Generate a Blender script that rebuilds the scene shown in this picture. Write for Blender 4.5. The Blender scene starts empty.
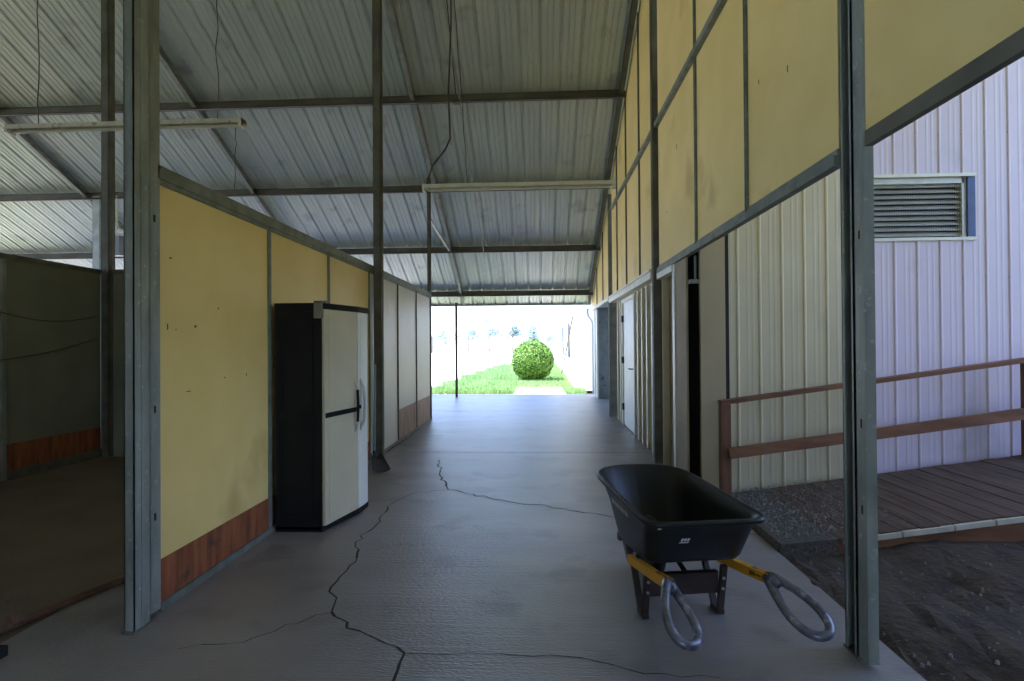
import bpy, bmesh, math, random
from mathutils import Vector, Matrix
random.seed(7)
S = bpy.context.scene
COL = S.collection
R = math.radians

# ---------------------------------------------------------------- camera, sky, sun, exposure
F = 540.0
cam_d = bpy.data.cameras.new('camera')
cam_d.sensor_width = 36.0
cam_d.lens = F / 1024 * 36.0
cam_d.clip_end = 2000
cam = bpy.data.objects.new('camera', cam_d)
COL.objects.link(cam)
YAW, PITCH, ROLL = math.atan(27 / F), 0.007, 0.007
cam.matrix_world = (Matrix.Translation((0, 0, 1.5)) @ Matrix.Rotation(YAW, 4, 'Z') @ Matrix.Rotation(PITCH, 4, 'X')
                    @ Matrix.Rotation(ROLL, 4, 'Y') @ Matrix.Rotation(R(90), 4, 'X'))
S.camera = cam

world = bpy.data.worlds.new('sky')
S.world = world
world.use_nodes = True
wn = world.node_tree
bg = wn.nodes['Background']
tc = wn.nodes.new('ShaderNodeTexCoord')
sx = wn.nodes.new('ShaderNodeSeparateXYZ')
rp = wn.nodes.new('ShaderNodeValToRGB')
wn.links.new(tc.outputs['Generated'], sx.inputs[0])
wn.links.new(sx.outputs['Z'], rp.inputs[0])
wn.links.new(rp.outputs['Color'], bg.inputs['Color'])
rp.color_ramp.elements[0].position = 0.0
rp.color_ramp.elements[0].color = (0.55, 0.74, 1.0, 1)
rp.color_ramp.elements[1].position = 0.7
rp.color_ramp.elements[1].color = (0.25, 0.40, 1.0, 1)
bg.inputs['Strength'].default_value = 1.75

sun_d = bpy.data.lights.new('sun', 'SUN')
sun_d.energy = 7.5
sun_d.angle = R(0.55)
sun_d.color = (1.0, 0.90, 0.72)
sun = bpy.data.objects.new('sun', sun_d)
COL.objects.link(sun)
sun.rotation_euler = Vector((0.42, 0.16, -0.86)).to_track_quat('-Z', 'Y').to_euler()

S.view_settings.view_transform = 'Standard'
S.view_settings.look = 'None'
S.view_settings.exposure = 1.56
S.view_settings.gamma = 1.0
S.view_settings.use_curve_mapping = False
S.cycles.use_denoising = True
S.cycles.max_bounces = 12
S.cycles.diffuse_bounces = 8
S.cycles.sample_clamp_indirect = 6

# ---------------------------------------------------------------- materials
def lin(c):
    return tuple(((v / 255) / 12.92 if v / 255 <= 0.04045 else ((v / 255 + 0.055) / 1.055) ** 2.4) for v in c)

def mat(name, c1, c2=None, scale=4.0, stretch=(1, 1, 1), rough=0.7, metal=0.0, detail=5.0, bump=0.0, bscale=None,
        spots=None, spot_scale=9.0, spot_lo=0.66, coat=0.0, spec=0.5, wave=None):
    m = bpy.data.materials.new(name)
    m.use_nodes = True
    nt = m.node_tree
    b = nt.nodes['Principled BSDF']
    b.inputs['Roughness'].default_value = rough
    b.inputs['Metallic'].default_value = metal
    b.inputs['Specular IOR Level'].default_value = spec
    if coat:
        b.inputs['Coat Weight'].default_value = coat
    t = nt.nodes.new('ShaderNodeTexCoord')
    mp = nt.nodes.new('ShaderNodeMapping')
    mp.inputs['Scale'].default_value = stretch
    nt.links.new(t.outputs['Object'], mp.inputs['Vector'])
    nz = nt.nodes.new('ShaderNodeTexNoise')
    nz.inputs['Scale'].default_value = scale
    nz.inputs['Detail'].default_value = detail
    nt.links.new(mp.outputs[0], nz.inputs['Vector'])
    cr = nt.nodes.new('ShaderNodeValToRGB')
    cr.color_ramp.elements[0].position = 0.32
    cr.color_ramp.elements[1].position = 0.68
    cr.color_ramp.elements[0].color = (*c1, 1)
    cr.color_ramp.elements[1].color = (*(c2 or c1), 1)
    fac = nz.outputs['Fac']
    if wave:
        wv = nt.nodes.new('ShaderNodeTexWave')
        wv.bands_direction = wave[0]
        wv.inputs['Scale'].default_value = wave[1]
        wv.inputs['Distortion'].default_value = wave[2]
        wv.inputs['Detail'].default_value = 3
        nt.links.new(mp.outputs[0], wv.inputs['Vector'])
        fac = wv.outputs['Fac']
    nt.links.new(fac, cr.inputs[0])
    out = cr.outputs['Color']
    if spots:
        n2 = nt.nodes.new('ShaderNodeTexNoise')
        n2.inputs['Scale'].default_value = spot_scale
        n2.inputs['Detail'].default_value = 4
        nt.links.new(t.outputs['Object'], n2.inputs['Vector'])
        r2 = nt.nodes.new('ShaderNodeValToRGB')
        r2.color_ramp.elements[0].position = spot_lo
        r2.color_ramp.elements[1].position = min(0.99, spot_lo + 0.12)
        r2.color_ramp.elements[0].color = (0, 0, 0, 1)
        r2.color_ramp.elements[1].color = (1, 1, 1, 1)
        nt.links.new(n2.outputs['Fac'], r2.inputs[0])
        mx = nt.nodes.new('ShaderNodeMix')
        mx.data_type = 'RGBA'
        nt.links.new(r2.outputs['Color'], mx.inputs[0])
        nt.links.new(out, mx.inputs[6])
        mx.inputs[7].default_value = (*spots, 1)
        out = mx.outputs[2]
    nt.links.new(out, b.inputs['Base Color'])
    if bump:
        n3 = nt.nodes.new('ShaderNodeTexNoise')
        n3.inputs['Scale'].default_value = bscale or scale * 3
        n3.inputs['Detail'].default_value = 6
        nt.links.new(mp.outputs[0], n3.inputs['Vector'])
        bp = nt.nodes.new('ShaderNodeBump')
        bp.inputs['Strength'].default_value = bump
        bp.inputs['Distance'].default_value = 0.02
        nt.links.new(n3.outputs['Fac'], bp.inputs['Height'])
        nt.links.new(bp.outputs[0], b.inputs['Normal'])
    return m

M = dict(
    concrete=mat('concrete', (0.195, 0.175, 0.165), (0.27, 0.245, 0.235), 1.3, spec=0.9, rough=0.38, bump=0.32, bscale=60,
                 spots=(0.16, 0.145, 0.135), spot_scale=2.2, spot_lo=0.56, stretch=(0.6, 1.6, 1)),
    crack=mat('crack', (0.035, 0.032, 0.03), rough=0.9),
    apron=mat('apron_concrete', (0.5, 0.48, 0.45), (0.58, 0.56, 0.53), 3, rough=0.8),
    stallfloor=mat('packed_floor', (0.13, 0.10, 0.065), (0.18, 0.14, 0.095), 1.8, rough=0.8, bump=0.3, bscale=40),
    dirt=mat('dirt', (0.034, 0.022, 0.011), (0.07, 0.048, 0.027), 5, rough=0.95, bump=0.9, bscale=22,
             spots=(0.14, 0.125, 0.105), spot_scale=45, spot_lo=0.64),
    gravel=mat('gravel', (0.05, 0.04, 0.03), (0.12, 0.105, 0.09), 40, rough=0.9, bump=0.8, bscale=50),
    steel=mat('galvanized_steel', (0.20, 0.225, 0.20), (0.33, 0.355, 0.32), 9, rough=0.48, metal=0.2,
              stretch=(1, 1, 0.35), spots=(0.42, 0.44, 0.43), spot_scale=26, spot_lo=0.62),
    channel=mat('dull_channel', (0.13, 0.145, 0.12), (0.22, 0.24, 0.20), 9, rough=0.55, metal=0.2, spots=(0.30, 0.32, 0.29), spot_scale=30, spot_lo=0.66),
    steeldark=mat('weathered_steel', (0.095, 0.09, 0.065), (0.16, 0.15, 0.11), 6, rough=0.6, metal=0.15,
                  spots=(0.17, 0.10, 0.06), spot_scale=12, spot_lo=0.62),
    purlin=mat('purlin_steel', (0.075, 0.065, 0.045), (0.14, 0.12, 0.085), 5, rough=0.7, metal=0.05,
               spots=(0.17, 0.085, 0.045), spot_scale=5, spot_lo=0.6, stretch=(0.4, 1, 1)),
    rafter=mat('rafter_steel', (0.30, 0.30, 0.27), (0.42, 0.42, 0.38), 8, rough=0.5, metal=0.2),
    roof=mat('roof_sheet', (0.56, 0.61, 0.57), (0.68, 0.72, 0.67), 1.2, rough=0.42, metal=0.3,
             stretch=(3, 0.4, 0.4), spots=(0.42, 0.43, 0.42), spot_scale=1.7, spot_lo=0.6),
    panel=mat('cream_panel', (0.78, 0.575, 0.20), (0.86, 0.655, 0.26), 1.6, rough=0.5, bump=0.08, bscale=8,
              spots=(0.62, 0.44, 0.15), spot_scale=1.1, spot_lo=0.60),
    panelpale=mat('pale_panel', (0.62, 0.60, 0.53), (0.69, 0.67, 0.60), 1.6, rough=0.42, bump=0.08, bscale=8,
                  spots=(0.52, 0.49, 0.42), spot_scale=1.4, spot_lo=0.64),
    panelshaded=mat('shaded_panel', (0.17, 0.17, 0.125), (0.22, 0.22, 0.165), 1.6, rough=0.6),  # same sheet as the cream panels, with the stalls' dimness put into the colour
    mark=mat('scuff', (0.10, 0.075, 0.04), rough=0.9),
    kick=mat('stained_plywood', (0.16, 0.045, 0.016), (0.36, 0.12, 0.045), 3.2, rough=0.65, stretch=(1, 5, 0.6),
             spots=(0.10, 0.05, 0.03), spot_scale=7, spot_lo=0.6),
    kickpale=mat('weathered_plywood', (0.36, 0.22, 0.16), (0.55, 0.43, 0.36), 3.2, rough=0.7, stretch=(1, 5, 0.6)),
    siding=mat('cream_siding_and_bounce', (0.54, 0.47, 0.31), (0.62, 0.54, 0.37), 1.2, rough=0.42, metal=0.0,
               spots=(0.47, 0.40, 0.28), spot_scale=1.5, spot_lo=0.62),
    lavender=mat('lilac_grey_siding', (0.66, 0.56, 0.66), (0.74, 0.64, 0.74), 0.8, rough=0.45,
                 spots=(0.52, 0.48, 0.54), spot_scale=1.3, spot_lo=0.6, stretch=(1, 1, 0.4)),
    screw=mat('screw', (0.12, 0.10, 0.09), rough=0.6),
    trim=mat('cream_trim', (0.72, 0.70, 0.60), (0.80, 0.78, 0.68), 4, rough=0.5),
    white=mat('white_paint', (0.76, 0.76, 0.72), (0.82, 0.82, 0.78), 3, rough=0.45),
    greywall=mat('grey_board', (0.36, 0.40, 0.41), (0.48, 0.52, 0.53), 5, rough=0.7, spots=(0.16, 0.17, 0.17), spot_scale=9, spot_lo=0.6),
    tanboard=mat('tan_board', (0.26, 0.22, 0.14), (0.34, 0.28, 0.19), 2.5, rough=0.7, spots=(0.20, 0.16, 0.10), spot_scale=4, spot_lo=0.6),
    ribcream=mat('rib_cream', (0.68, 0.62, 0.44), (0.74, 0.68, 0.50), 2, rough=0.45),
    dullboard=mat('dull_board', (0.28, 0.22, 0.13), (0.36, 0.29, 0.18), 2.5, rough=0.7),
    cornerboard=mat('corner_board', (0.36, 0.28, 0.16), (0.43, 0.34, 0.20), 1.2, rough=0.7, stretch=(3, 3, 0.5)),
    black=mat('void_and_shade_black', (0.012, 0.012, 0.012), rough=0.8),
    blackplastic=mat('black_plastic', (0.006, 0.0065, 0.0065), (0.010, 0.0105, 0.0105), 8, rough=0.6, spec=0.2),
    tray=mat('tray_plastic', (0.007, 0.008, 0.008), (0.011, 0.012, 0.012), 6, spec=0.35, rough=0.42, bump=0.04, bscale=60),
    rubber=mat('rubber', (0.012, 0.012, 0.012), rough=0.8),
    resin=mat('taupe_resin', (0.52, 0.46, 0.31), (0.58, 0.52, 0.36), 3, rough=0.42),
    resinlit=mat('lit_resin', (0.72, 0.70, 0.62), (0.78, 0.76, 0.68), 3, rough=0.42),  # lighter copy of the resin: light from the open end put into the colour
    resinframe=mat('grey_resin', (0.20, 0.195, 0.17), rough=0.5),
    handle=mat('silver_plastic', (0.55, 0.53, 0.46), rough=0.35, metal=0.3),
    deck=mat('deck_wood', (0.055, 0.031, 0.017), (0.115, 0.07, 0.042), 3.5, rough=0.8, stretch=(6, 0.7, 1), bump=0.3, bscale=14),
    rail=mat('rail_wood', (0.12, 0.045, 0.018), (0.23, 0.10, 0.045), 3.5, rough=0.75, stretch=(0.7, 5, 4)),
    railpost=mat('post_wood', (0.10, 0.04, 0.017), (0.19, 0.085, 0.04), 3.5, rough=0.75, stretch=(5, 5, 0.7)),
    paleedge=mat('pale_edge', (0.42, 0.38, 0.30), (0.55, 0.50, 0.42), 7, rough=0.8),
    stone=mat('stone', (0.13, 0.125, 0.115), (0.26, 0.25, 0.24), 14, rough=0.9),
    vent=mat('vent_metal', (0.50, 0.50, 0.46), (0.60, 0.60, 0.56), 8, rough=0.5, metal=0.3),
    bluejamb=mat('blue_jamb', (0.04, 0.07, 0.19), (0.06, 0.10, 0.25), 5, rough=0.5),
    ventdark=mat('vent_dark', (0.05, 0.05, 0.055), rough=0.8),
    yellow=mat('yellow_wood', (0.72, 0.34, 0.02), (0.80, 0.40, 0.03), 8, rough=0.45),
    wood=mat('ash_wood', (0.40, 0.24, 0.10), (0.52, 0.33, 0.15), 6, rough=0.6),
    brown=mat('brown_steel', (0.035, 0.02, 0.016), (0.052, 0.03, 0.025), 6, rough=0.5),
    loop=mat('scuffed_grip', (0.075, 0.075, 0.095), (0.20, 0.20, 0.24), 14, rough=0.28, metal=0.35, spots=(0.36, 0.36, 0.42), spot_scale=16, spot_lo=0.55),
    bolt=mat('bolt', (0.6, 0.6, 0.6), rough=0.3, metal=0.8),
    ink=mat('ink', (0.01, 0.01, 0.01), rough=0.6),
    decal=mat('decal', (0.6, 0.61, 0.62), rough=0.5),
    sticker=mat('sticker', (0.75, 0.75, 0.75), rough=0.5),
    tube=mat('fixture_enamel', (0.55, 0.50, 0.38), (0.68, 0.64, 0.52), 9, rough=0.5, spots=(0.28, 0.20, 0.11), spot_scale=16, spot_lo=0.58),
    tubepale=mat('pale_enamel', (0.62, 0.60, 0.48), (0.70, 0.68, 0.56), 9, rough=0.5),
    chain=mat('chain', (0.10, 0.095, 0.08), rough=0.5, metal=0.6),
    conduit=mat('conduit', (0.45, 0.45, 0.40), rough=0.45, metal=0.5),
    cable=mat('cable', (0.06, 0.055, 0.05), rough=0.6),
    greybox=mat('grey_box', (0.20, 0.20, 0.21), rough=0.5),
    rust=mat('rusty_pipe', (0.10, 0.05, 0.03), (0.20, 0.11, 0.07), 12, rough=0.8),
    leaf=mat('boxwood_leaf', (0.045, 0.14, 0.010), (0.13, 0.27, 0.022), 9, rough=0.5),
    leafdark=mat('boxwood_core', (0.018, 0.045, 0.008), rough=0.9),
    grass=mat('grass_blade', (0.14, 0.30, 0.10), (0.24, 0.40, 0.17), 2, rough=0.7),
    soil=mat('lawn_soil', (0.27, 0.32, 0.14), (0.34, 0.37, 0.19), 2, rough=0.95),
    drive=mat('pale_drive', (0.62, 0.60, 0.56), (0.70, 0.68, 0.64), 6, rough=0.95),
    treeleaf=mat('hazed_foliage', (0.10, 0.21, 0.21), (0.62, 0.66, 0.60), 0.45, rough=0.8),  # pale tone is haze and glare put into the leaf colour
    bark=mat('bark', (0.20, 0.16, 0.12), (0.30, 0.25, 0.2), 8, rough=0.9),
    glass=mat('blue_glass', (0.08, 0.16, 0.26), rough=0.15),
    shutter=mat('slate_shutter', (0.10, 0.11, 0.14), rough=0.6),
    bluehandle=mat('blue_grey_shaft', (0.16, 0.24, 0.30), (0.22, 0.32, 0.38), 10, rough=0.5),
)

# concrete: broomed bump (fine lines across the passage) for the slab
def broom(m):
    nt = m.node_tree
    b = nt.nodes['Principled BSDF']
    t = nt.nodes.new('ShaderNodeTexCoord')
    mp = nt.nodes.new('ShaderNodeMapping')
    mp.inputs['Scale'].default_value = (1.5, 55, 1)
    nz = nt.nodes.new('ShaderNodeTexNoise')
    nz.inputs['Scale'].default_value = 1.0
    nz.inputs['Detail'].default_value = 3
    bp = nt.nodes.new('ShaderNodeBump')
    bp.inputs['Strength'].default_value = 0.35
    bp.inputs['Distance'].default_value = 0.008
    nt.links.new(t.outputs['Object'], mp.inputs[0])
    nt.links.new(mp.outputs[0], nz.inputs['Vector'])
    nt.links.new(nz.outputs['Fac'], bp.inputs['Height'])
    old = b.inputs['Normal'].links[0].from_socket
    nt.links.new(old, bp.inputs['Normal'])
    nt.links.new(bp.outputs[0], b.inputs['Normal'])
broom(M['concrete'])

# ---------------------------------------------------------------- mesh builder
class MB:
    def __init__(s):
        s.v, s.f, s.mi, s.mats, s.cur = [], [], [], [], 0
    def use(s, m):
        if m not in s.mats:
            s.mats.append(m)
        s.cur = s.mats.index(m)
        return s
    def face(s, idx):
        s.f.append(tuple(idx)); s.mi.append(s.cur)
    def poly(s, pts):
        n = len(s.v); s.v += [tuple(p) for p in pts]; s.face(range(n, n + len(pts))); return s
    def hexa(s, p):   # eight corners: bottom ring 0-3, top ring 4-7
        n = len(s.v); s.v += [tuple(q) for q in p]
        for q in ((3, 2, 1, 0), (4, 5, 6, 7), (0, 1, 5, 4), (1, 2, 6, 5), (2, 3, 7, 6), (3, 0, 4, 7)):
            s.face([n + i for i in q])
        return s
    def box(s, a, b):
        x0, x1 = sorted((a[0], b[0])); y0, y1 = sorted((a[1], b[1])); z0, z1 = sorted((a[2], b[2]))
        return s.hexa([(x0, y0, z0), (x1, y0, z0), (x1, y1, z0), (x0, y1, z0), (x0, y0, z1), (x1, y0, z1), (x1, y1, z1), (x0, y1, z1)])
    def bar(s, a, b, w, h, up=(0, 0, 1)):
        a, b = Vector(a), Vector(b)
        d = (b - a).normalized(); up = Vector(up)
        r = d.cross(up).normalized(); u = r.cross(d).normalized()
        r *= w / 2; u *= h / 2
        return s.hexa([a - r - u, a + r - u, b + r - u, b - r - u, a - r + u, a + r + u, b + r + u, b - r + u])
    def tube(s, pts, r, n=8, closed=False, cap=True):
        pts = [Vector(p) for p in pts]
        L = len(pts); rr = r if isinstance(r, (list, tuple)) else [r] * L
        base = len(s.v); prev = None
        for i, p in enumerate(pts):
            if closed:
                d = pts[(i + 1) % L] - pts[i - 1]
            else:
                d = pts[min(i + 1, L - 1)] - pts[max(i - 1, 0)]
            d.normalize()
            if prev is None:
                ref = Vector((0, 0, 1)) if abs(d.z) < 0.9 else Vector((1, 0, 0))
                x = d.cross(ref).normalized()
            else:
                x = (prev - d * prev.dot(d)).normalized()
            prev = x; y = d.cross(x)
            for k in range(n):
                a = 2 * math.pi * k / n
                s.v.append(tuple(p + (x * math.cos(a) + y * math.sin(a)) * rr[i]))
        for i in range(L if closed else L - 1):
            j = (i + 1) % L
            for k in range(n):
                k2 = (k + 1) % n
                s.face((base + i * n + k, base + i * n + k2, base + j * n + k2, base + j * n + k))
        if cap and not closed:
            s.face([base + k for k in range(n)][::-1])
            s.face([base + (L - 1) * n + k for k in range(n)])
        return s
    def prism(s, outline, z0, z1):
        n = len(outline); b = len(s.v)
        s.v += [(x, y, z0) for x, y in outline] + [(x, y, z1) for x, y in outline]
        s.face([b + i for i in range(n)][::-1]); s.face([b + n + i for i in range(n)])
        for i in range(n):
            j = (i + 1) % n
            s.face((b + i, b + j, b + n + j, b + n + i))
        return s
    def loft(s, rings, close0=False, close1=False):
        b = len(s.v); n = len(rings[0])
        for r in rings: s.v += [tuple(p) for p in r]
        for i in range(len(rings) - 1):
            for k in range(n):
                k2 = (k + 1) % n
                s.face((b + i * n + k, b + i * n + k2, b + (i + 1) * n + k2, b + (i + 1) * n + k))
        if close0: s.face([b + k for k in range(n)][::-1])
        if close1: s.face([b + (len(rings) - 1) * n + k for k in range(n)])
        return s
    def corr(s, o, u, v, nrm, width, length, period=0.305, rib=0.025, phase=0.0, minor=0.006, rw=1.0):
        """ribbed sheet: ribs run along v, repeat along u, stand out along nrm"""
        o, u, v, nrm = Vector(o), Vector(u).normalized(), Vector(v).normalized(), Vector(nrm).normalized()
        prof = []
        k0 = -1
        while True:
            b = k0 * period + phase
            if b > width: break
            for dx, h in ((0, 0), (0.022 * rw, rib), (0.045 * rw, rib), (0.067 * rw, 0)):
                prof.append((b + dx, h))
            w = period - 0.067
            for q in (0.33, 0.66):
                c = b + 0.067 + w * q
                prof += [(c - 0.014, 0), (c - 0.006, minor), (c + 0.006, minor), (c + 0.014, 0)]
            k0 += 1
        prof = [(0, 0)] + [p for p in prof if 0 < p[0] < width] + [(width, 0)]
        n = len(s.v)
        for x, h in prof:
            p = o + u * x + nrm * h
            s.v.append(tuple(p)); s.v.append(tuple(p + v * length))
        for i in range(len(prof) - 1):
            a = n + 2 * i
            s.face((a, a + 2, a + 3, a + 1))
        return s
    def build(s, name, material=None, parent=None, smooth=False, bevel=0.0, loc=None, origin=None):
        me = bpy.data.meshes.new(name)
        vs = s.v
        if origin is not None:
            ox, oy, oz = origin
            vs = [(x - ox, y - oy, z - oz) for x, y, z in vs]
        me.from_pydata(vs, [], s.f)
        if material is not None and not s.mats:
            me.materials.append(material)
        else:
            for m in s.mats: me.materials.append(m)
            me.polygons.foreach_set('material_index', s.mi)
        if smooth:
            me.polygons.foreach_set('use_smooth', [True] * len(me.polygons))
        me.update()
        o = bpy.data.objects.new(name, me)
        COL.objects.link(o)
        if origin is not None: o.location = origin
        if loc is not None: o.location = loc
        if parent is not None: o.parent = parent
        if bevel:
            md = o.modifiers.new('bevel', 'BEVEL'); md.width = bevel; md.segments = 2; md.limit_method = 'ANGLE'
        return o

def tag(o, label=None, cat=None, group=None, kind=None):
    if label: o['label'] = label
    if cat: o['category'] = cat
    if group: o['group'] = group
    if kind: o['kind'] = kind
    return o

def empty(name, loc=(0, 0, 0), rz=0.0):
    e = bpy.data.objects.new(name, None)
    e.empty_display_size = 0.1
    COL.objects.link(e); e.location = loc; e.rotation_euler = (0, 0, rz)
    return e

def struct(o):
    o['kind'] = 'structure'; return o

def Hroof(y):           # underside of the roof sheets: ridge at y = 4.9
    return 10.45 - 0.5 * y if y >= 4.9 else 5.55 + 0.5 * y

XL, XR = -2.17, 1.50        # wall planes of the passage
X2, X3 = -6.05, -9.75
EAVE = 15.6

# ---------------------------------------------------------------- floor and ground
m = MB()
m.use(M['concrete']).box((-2.74, -6.5, -0.35), (1.70, 16.25, 0)); m.box((1.69, 7.2, -0.35), (2.15, 16.2, -0.0005))
rnd = random.Random(3)
def crack(pts, w, jit=0.03, step=0.07):
    out = []
    for (x0, y0), (x1, y1) in zip(pts, pts[1:]):
        L = math.hypot(x1 - x0, y1 - y0); n = max(2, int(L / step))
        for i in range(n):
            t = i / n
            out.append((x0 + (x1 - x0) * t + (rnd.uniform(-jit, jit) if i else 0), y0 + (y1 - y0) * t + (rnd.uniform(-jit, jit) if i else 0)))
    out.append(pts[-1])
    m.use(M['crack'])
    for i, ((x0, y0), (x1, y1)) in enumerate(zip(out, out[1:])):
        d = Vector((x1 - x0, y1 - y0, 0)).normalized(); q = Vector((-d.y, d.x, 0)) * w * rnd.uniform(0.3, 0.75)
        m.poly([Vector((x0, y0, 0.0015)) - q, Vector((x1, y1, 0.0015)) - q, Vector((x1, y1, 0.0015)) + q, Vector((x0, y0, 0.0015)) + q])
crack([(-1.303, 6.98), (-1.16, 6.2), (-0.949, 5.55)], 0.014)
crack([(-0.949, 5.55), (-0.3, 5.15), (0.2, 4.95), (0.64, 4.70), (1.1, 4.62), (1.7, 4.3)], 0.013)
crack([(-0.949, 5.55), (-1.30, 5.40), (-1.42, 4.96)], 0.006)
crack([(-1.42, 4.96), (-1.36, 4.55), (-1.42, 4.2), (-1.28, 3.69), (-1.30, 3.3), (-1.174, 2.99)], 0.012)
crack([(-1.174, 2.99), (-0.95, 2.8), (-0.665, 2.606), (-0.66, 2.38), (-0.75, 1.9)], 0.011)
crack([(-1.174, 2.99), (-1.4, 2.78), (-1.585, 2.655), (-1.8, 2.60)], 0.005)
crack([(-0.665, 2.606), (-0.2, 2.62), (0.2, 2.6), (0.467, 2.486), (0.8, 2.47)], 0.006, 0.012)
# saw-cut control joints across the slab
m.use(M['crack'])
for yy in (12.1, 7.5):
    m.box((XL, yy, 0.0005), (1.70, yy + 0.006, 0.0012))
floor = struct(m.build('floor', None))

struct(MB().box((-17.0, 10.9, -0.35), (-2.74, 16.25, -0.001)).build('floor_end', M['concrete']))
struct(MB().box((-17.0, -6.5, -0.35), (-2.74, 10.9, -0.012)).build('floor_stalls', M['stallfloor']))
# dirt strip beside the slab, slightly below it, uneven
m = MB()
nx, ny = 60, 60
def gz(x, y): return -0.035 + 0.085 * min(2.0, x - 1.66) + 0.02 * math.sin(x * 5.1 + y * 3.3) + 0.015 * math.sin(y * 9.7 - x * 4.2) + rnd.uniform(-0.012, 0.012)
for j in range(ny + 1):
    for i in range(nx + 1):
        x = 1.66 + 9.0 * (i / nx) ** 1.6; y = -6 + 12.6 * j / ny
        m.v.append((x, y, gz(x, y)))
for j in range(ny):
    for i in range(nx):
        a = j * (nx + 1) + i
        m.face((a, a + 1, a + nx + 2, a + nx + 1))
struct(m.build('ground_dirt', M['dirt']))
# pale drive and field far around
m = MB()
m.poly([(-160, -60, -0.40), (160, -60, -0.40), (160, 220, -0.40), (-160, 220, -0.40)])
struct(m.build('ground_field', M['soil']))
m = MB()
m.hexa([(-60, 16.25, -0.38), (1.4, 16.25, -0.38), (1.4, 150, -0.38), (-60, 150, -0.38), (-60, 16.25, -0.02), (1.4, 16.25, -0.02), (1.4, 150, -0.02), (-60, 150, -0.02)])
struct(m.build('ground_drive', M['drive']))
struct(MB().box((-0.75, 16.25, -0.1), (0.75, 18.6, 0.012)).build('floor_apron', M['apron']))

# lawn
m = MB()
m.poly([(-3.9, 16.3, 0.0), (-0.80, 16.3, 0.0), (-0.72, 18.65, 0.0), (0.75, 18.65, 0.0), (0.80, 16.4, 0.0), (1.45, 16.4, 0.0), (1.45, 17.8, 0.0), (1.22, 17.8, 0.0), (1.22, 39, 0.0), (-2.7, 39, 0.0)])
lawn = struct(m.build('ground_lawn', M['soil']))
m = MB()
rg = random.Random(11)
def in_lawn(x, y):
    if y < 18.65 and -0.78 < x < 0.78: return False
    xl = -3.9 + (y - 16.3) / 22.7 * 1.2 + 0.25 * math.sin(y * 1.7)
    return xl < x < (1.45 if y < 17.8 else 1.2)
cnt = 0
while cnt < 42000:
    y = 16.3 + 22.5 * rg.random() ** 1.5; x = rg.uniform(-4.2, 1.45)
    if not in_lawn(x, y): continue
    cnt += 1
    h = rg.uniform(0.05, 0.13) * (1.0 if y < 22 else 1.4); w = 0.008 + 0.0006 * (y - 16)
    a = rg.uniform(0, math.pi); dx, dy = math.cos(a) * w, math.sin(a) * w
    bx, by = rg.uniform(-0.05, 0.05), rg.uniform(-0.05, 0.05)
    m.poly([(x - dx, y - dy, 0), (x + dx, y + dy, 0), (x + bx, y + by, h)])
tag(m.build('lawn_grass', M['grass']), 'short pale green grass of the lawn beyond the passage end', 'grass', kind='stuff')

# ---------------------------------------------------------------- roof
m = MB()
dn = Vector((0, 1, -0.5)).normalized(); nd = Vector((0, -0.5, -1)).normalized()
L = (EAVE - 4.9) * math.sqrt(1.25)
m.corr((-17.0, 4.9, Hroof(4.9)), (1, 0, 0), dn, -nd, 24.5, L, 0.325, 0.035, 0.12, 0.010)
dn2 = Vector((0, -1, -0.5)).normalized(); nd2 = Vector((0, 0.5, -1)).normalized()
m.corr((-17.0, 4.9, Hroof(4.9)), (1, 0, 0), dn2, -nd2, 24.5, (4.9 + 5.7) * math.sqrt(1.25), 0.325, 0.035, 0.12, 0.010)
m.hexa([(-17, 4.6, Hroof(4.6) + 0.05), (7.5, 4.6, Hroof(4.6) + 0.05), (7.5, 5.2, Hroof(5.2) + 0.05), (-17, 5.2, Hroof(5.2) + 0.05), (-17, 4.6, Hroof(4.6) + 0.3), (7.5, 4.6, Hroof(4.6) + 0.3), (7.5, 5.2, Hroof(5.2) + 0.3), (-17, 5.2, Hroof(5.2) + 0.3)])
struct(m.build('ceiling', M['roof']))

# purlins and rafters (below the sheets)
def zbar(mb, x0, x1, y, drop, h, w):
    """Z-section bar along x hanging under the roof"""
    z = Hroof(y) - drop
    mb.box((x0, y - 0.006, z - h), (x1, y + 0.006, z))
    mb.box((x0, y - w, z - h), (x1, y + 0.006, z - h + 0.012))
    mb.box((x0, y - 0.006, z - 0.012), (x1, y + w, z))
    mb.box((x0, y - w, z - h), (x1, y - w + 0.012, z - h + 0.03))
words = {5.4: 'uppermost, above the picture', 7.3: 'first', 9.2: 'topmost steel purlin crossing under the roof, above all others in view',
         11.15: 'second steel purlin down, with the pale strip light fixed along it',
         13.05: 'third steel purlin down, above the low eave purlin',
         14.85: 'lowest steel purlin crossing above the open far end'}
for y in (9.2, 11.15, 13.05, 14.85):
    m = MB(); zbar(m, -16.8, XR - 0.02, y, 0.045, 0.15, 0.07)
    for xr in (X3, X2, XL):
        m.box((xr - 0.05, y - 0.075, Hroof(y) - 0.20), (xr + 0.05, y + 0.0, Hroof(y) - 0.19))
    tag(m.build('roof_purlin', M['purlin'], origin=(-2, y, Hroof(y) - 0.2)), words[y], 'purlin', 'roof purlins')
m = MB(); m.box((-16.9, EAVE - 0.04, Hroof(EAVE) - 0.035), (XR, EAVE + 0.02, Hroof(EAVE) + 0.045))
tag(m.build('eave_trim', M['rafter'], origin=(-2, EAVE, Hroof(EAVE))), 'thin metal edge strip along the far eave of the roof', 'eave trim')
rl = {X3: 'sloping steel rafter farthest out over the stalls, leftmost of those under the roof', X2: 'sloping steel rafter above the stall partition, behind the hanging strip light',
      XL: 'sloping steel rafter above the cream panel wall', XR - 0.05: 'dark sloping steel rafter where the roof meets the tall cream wall'}
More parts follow.
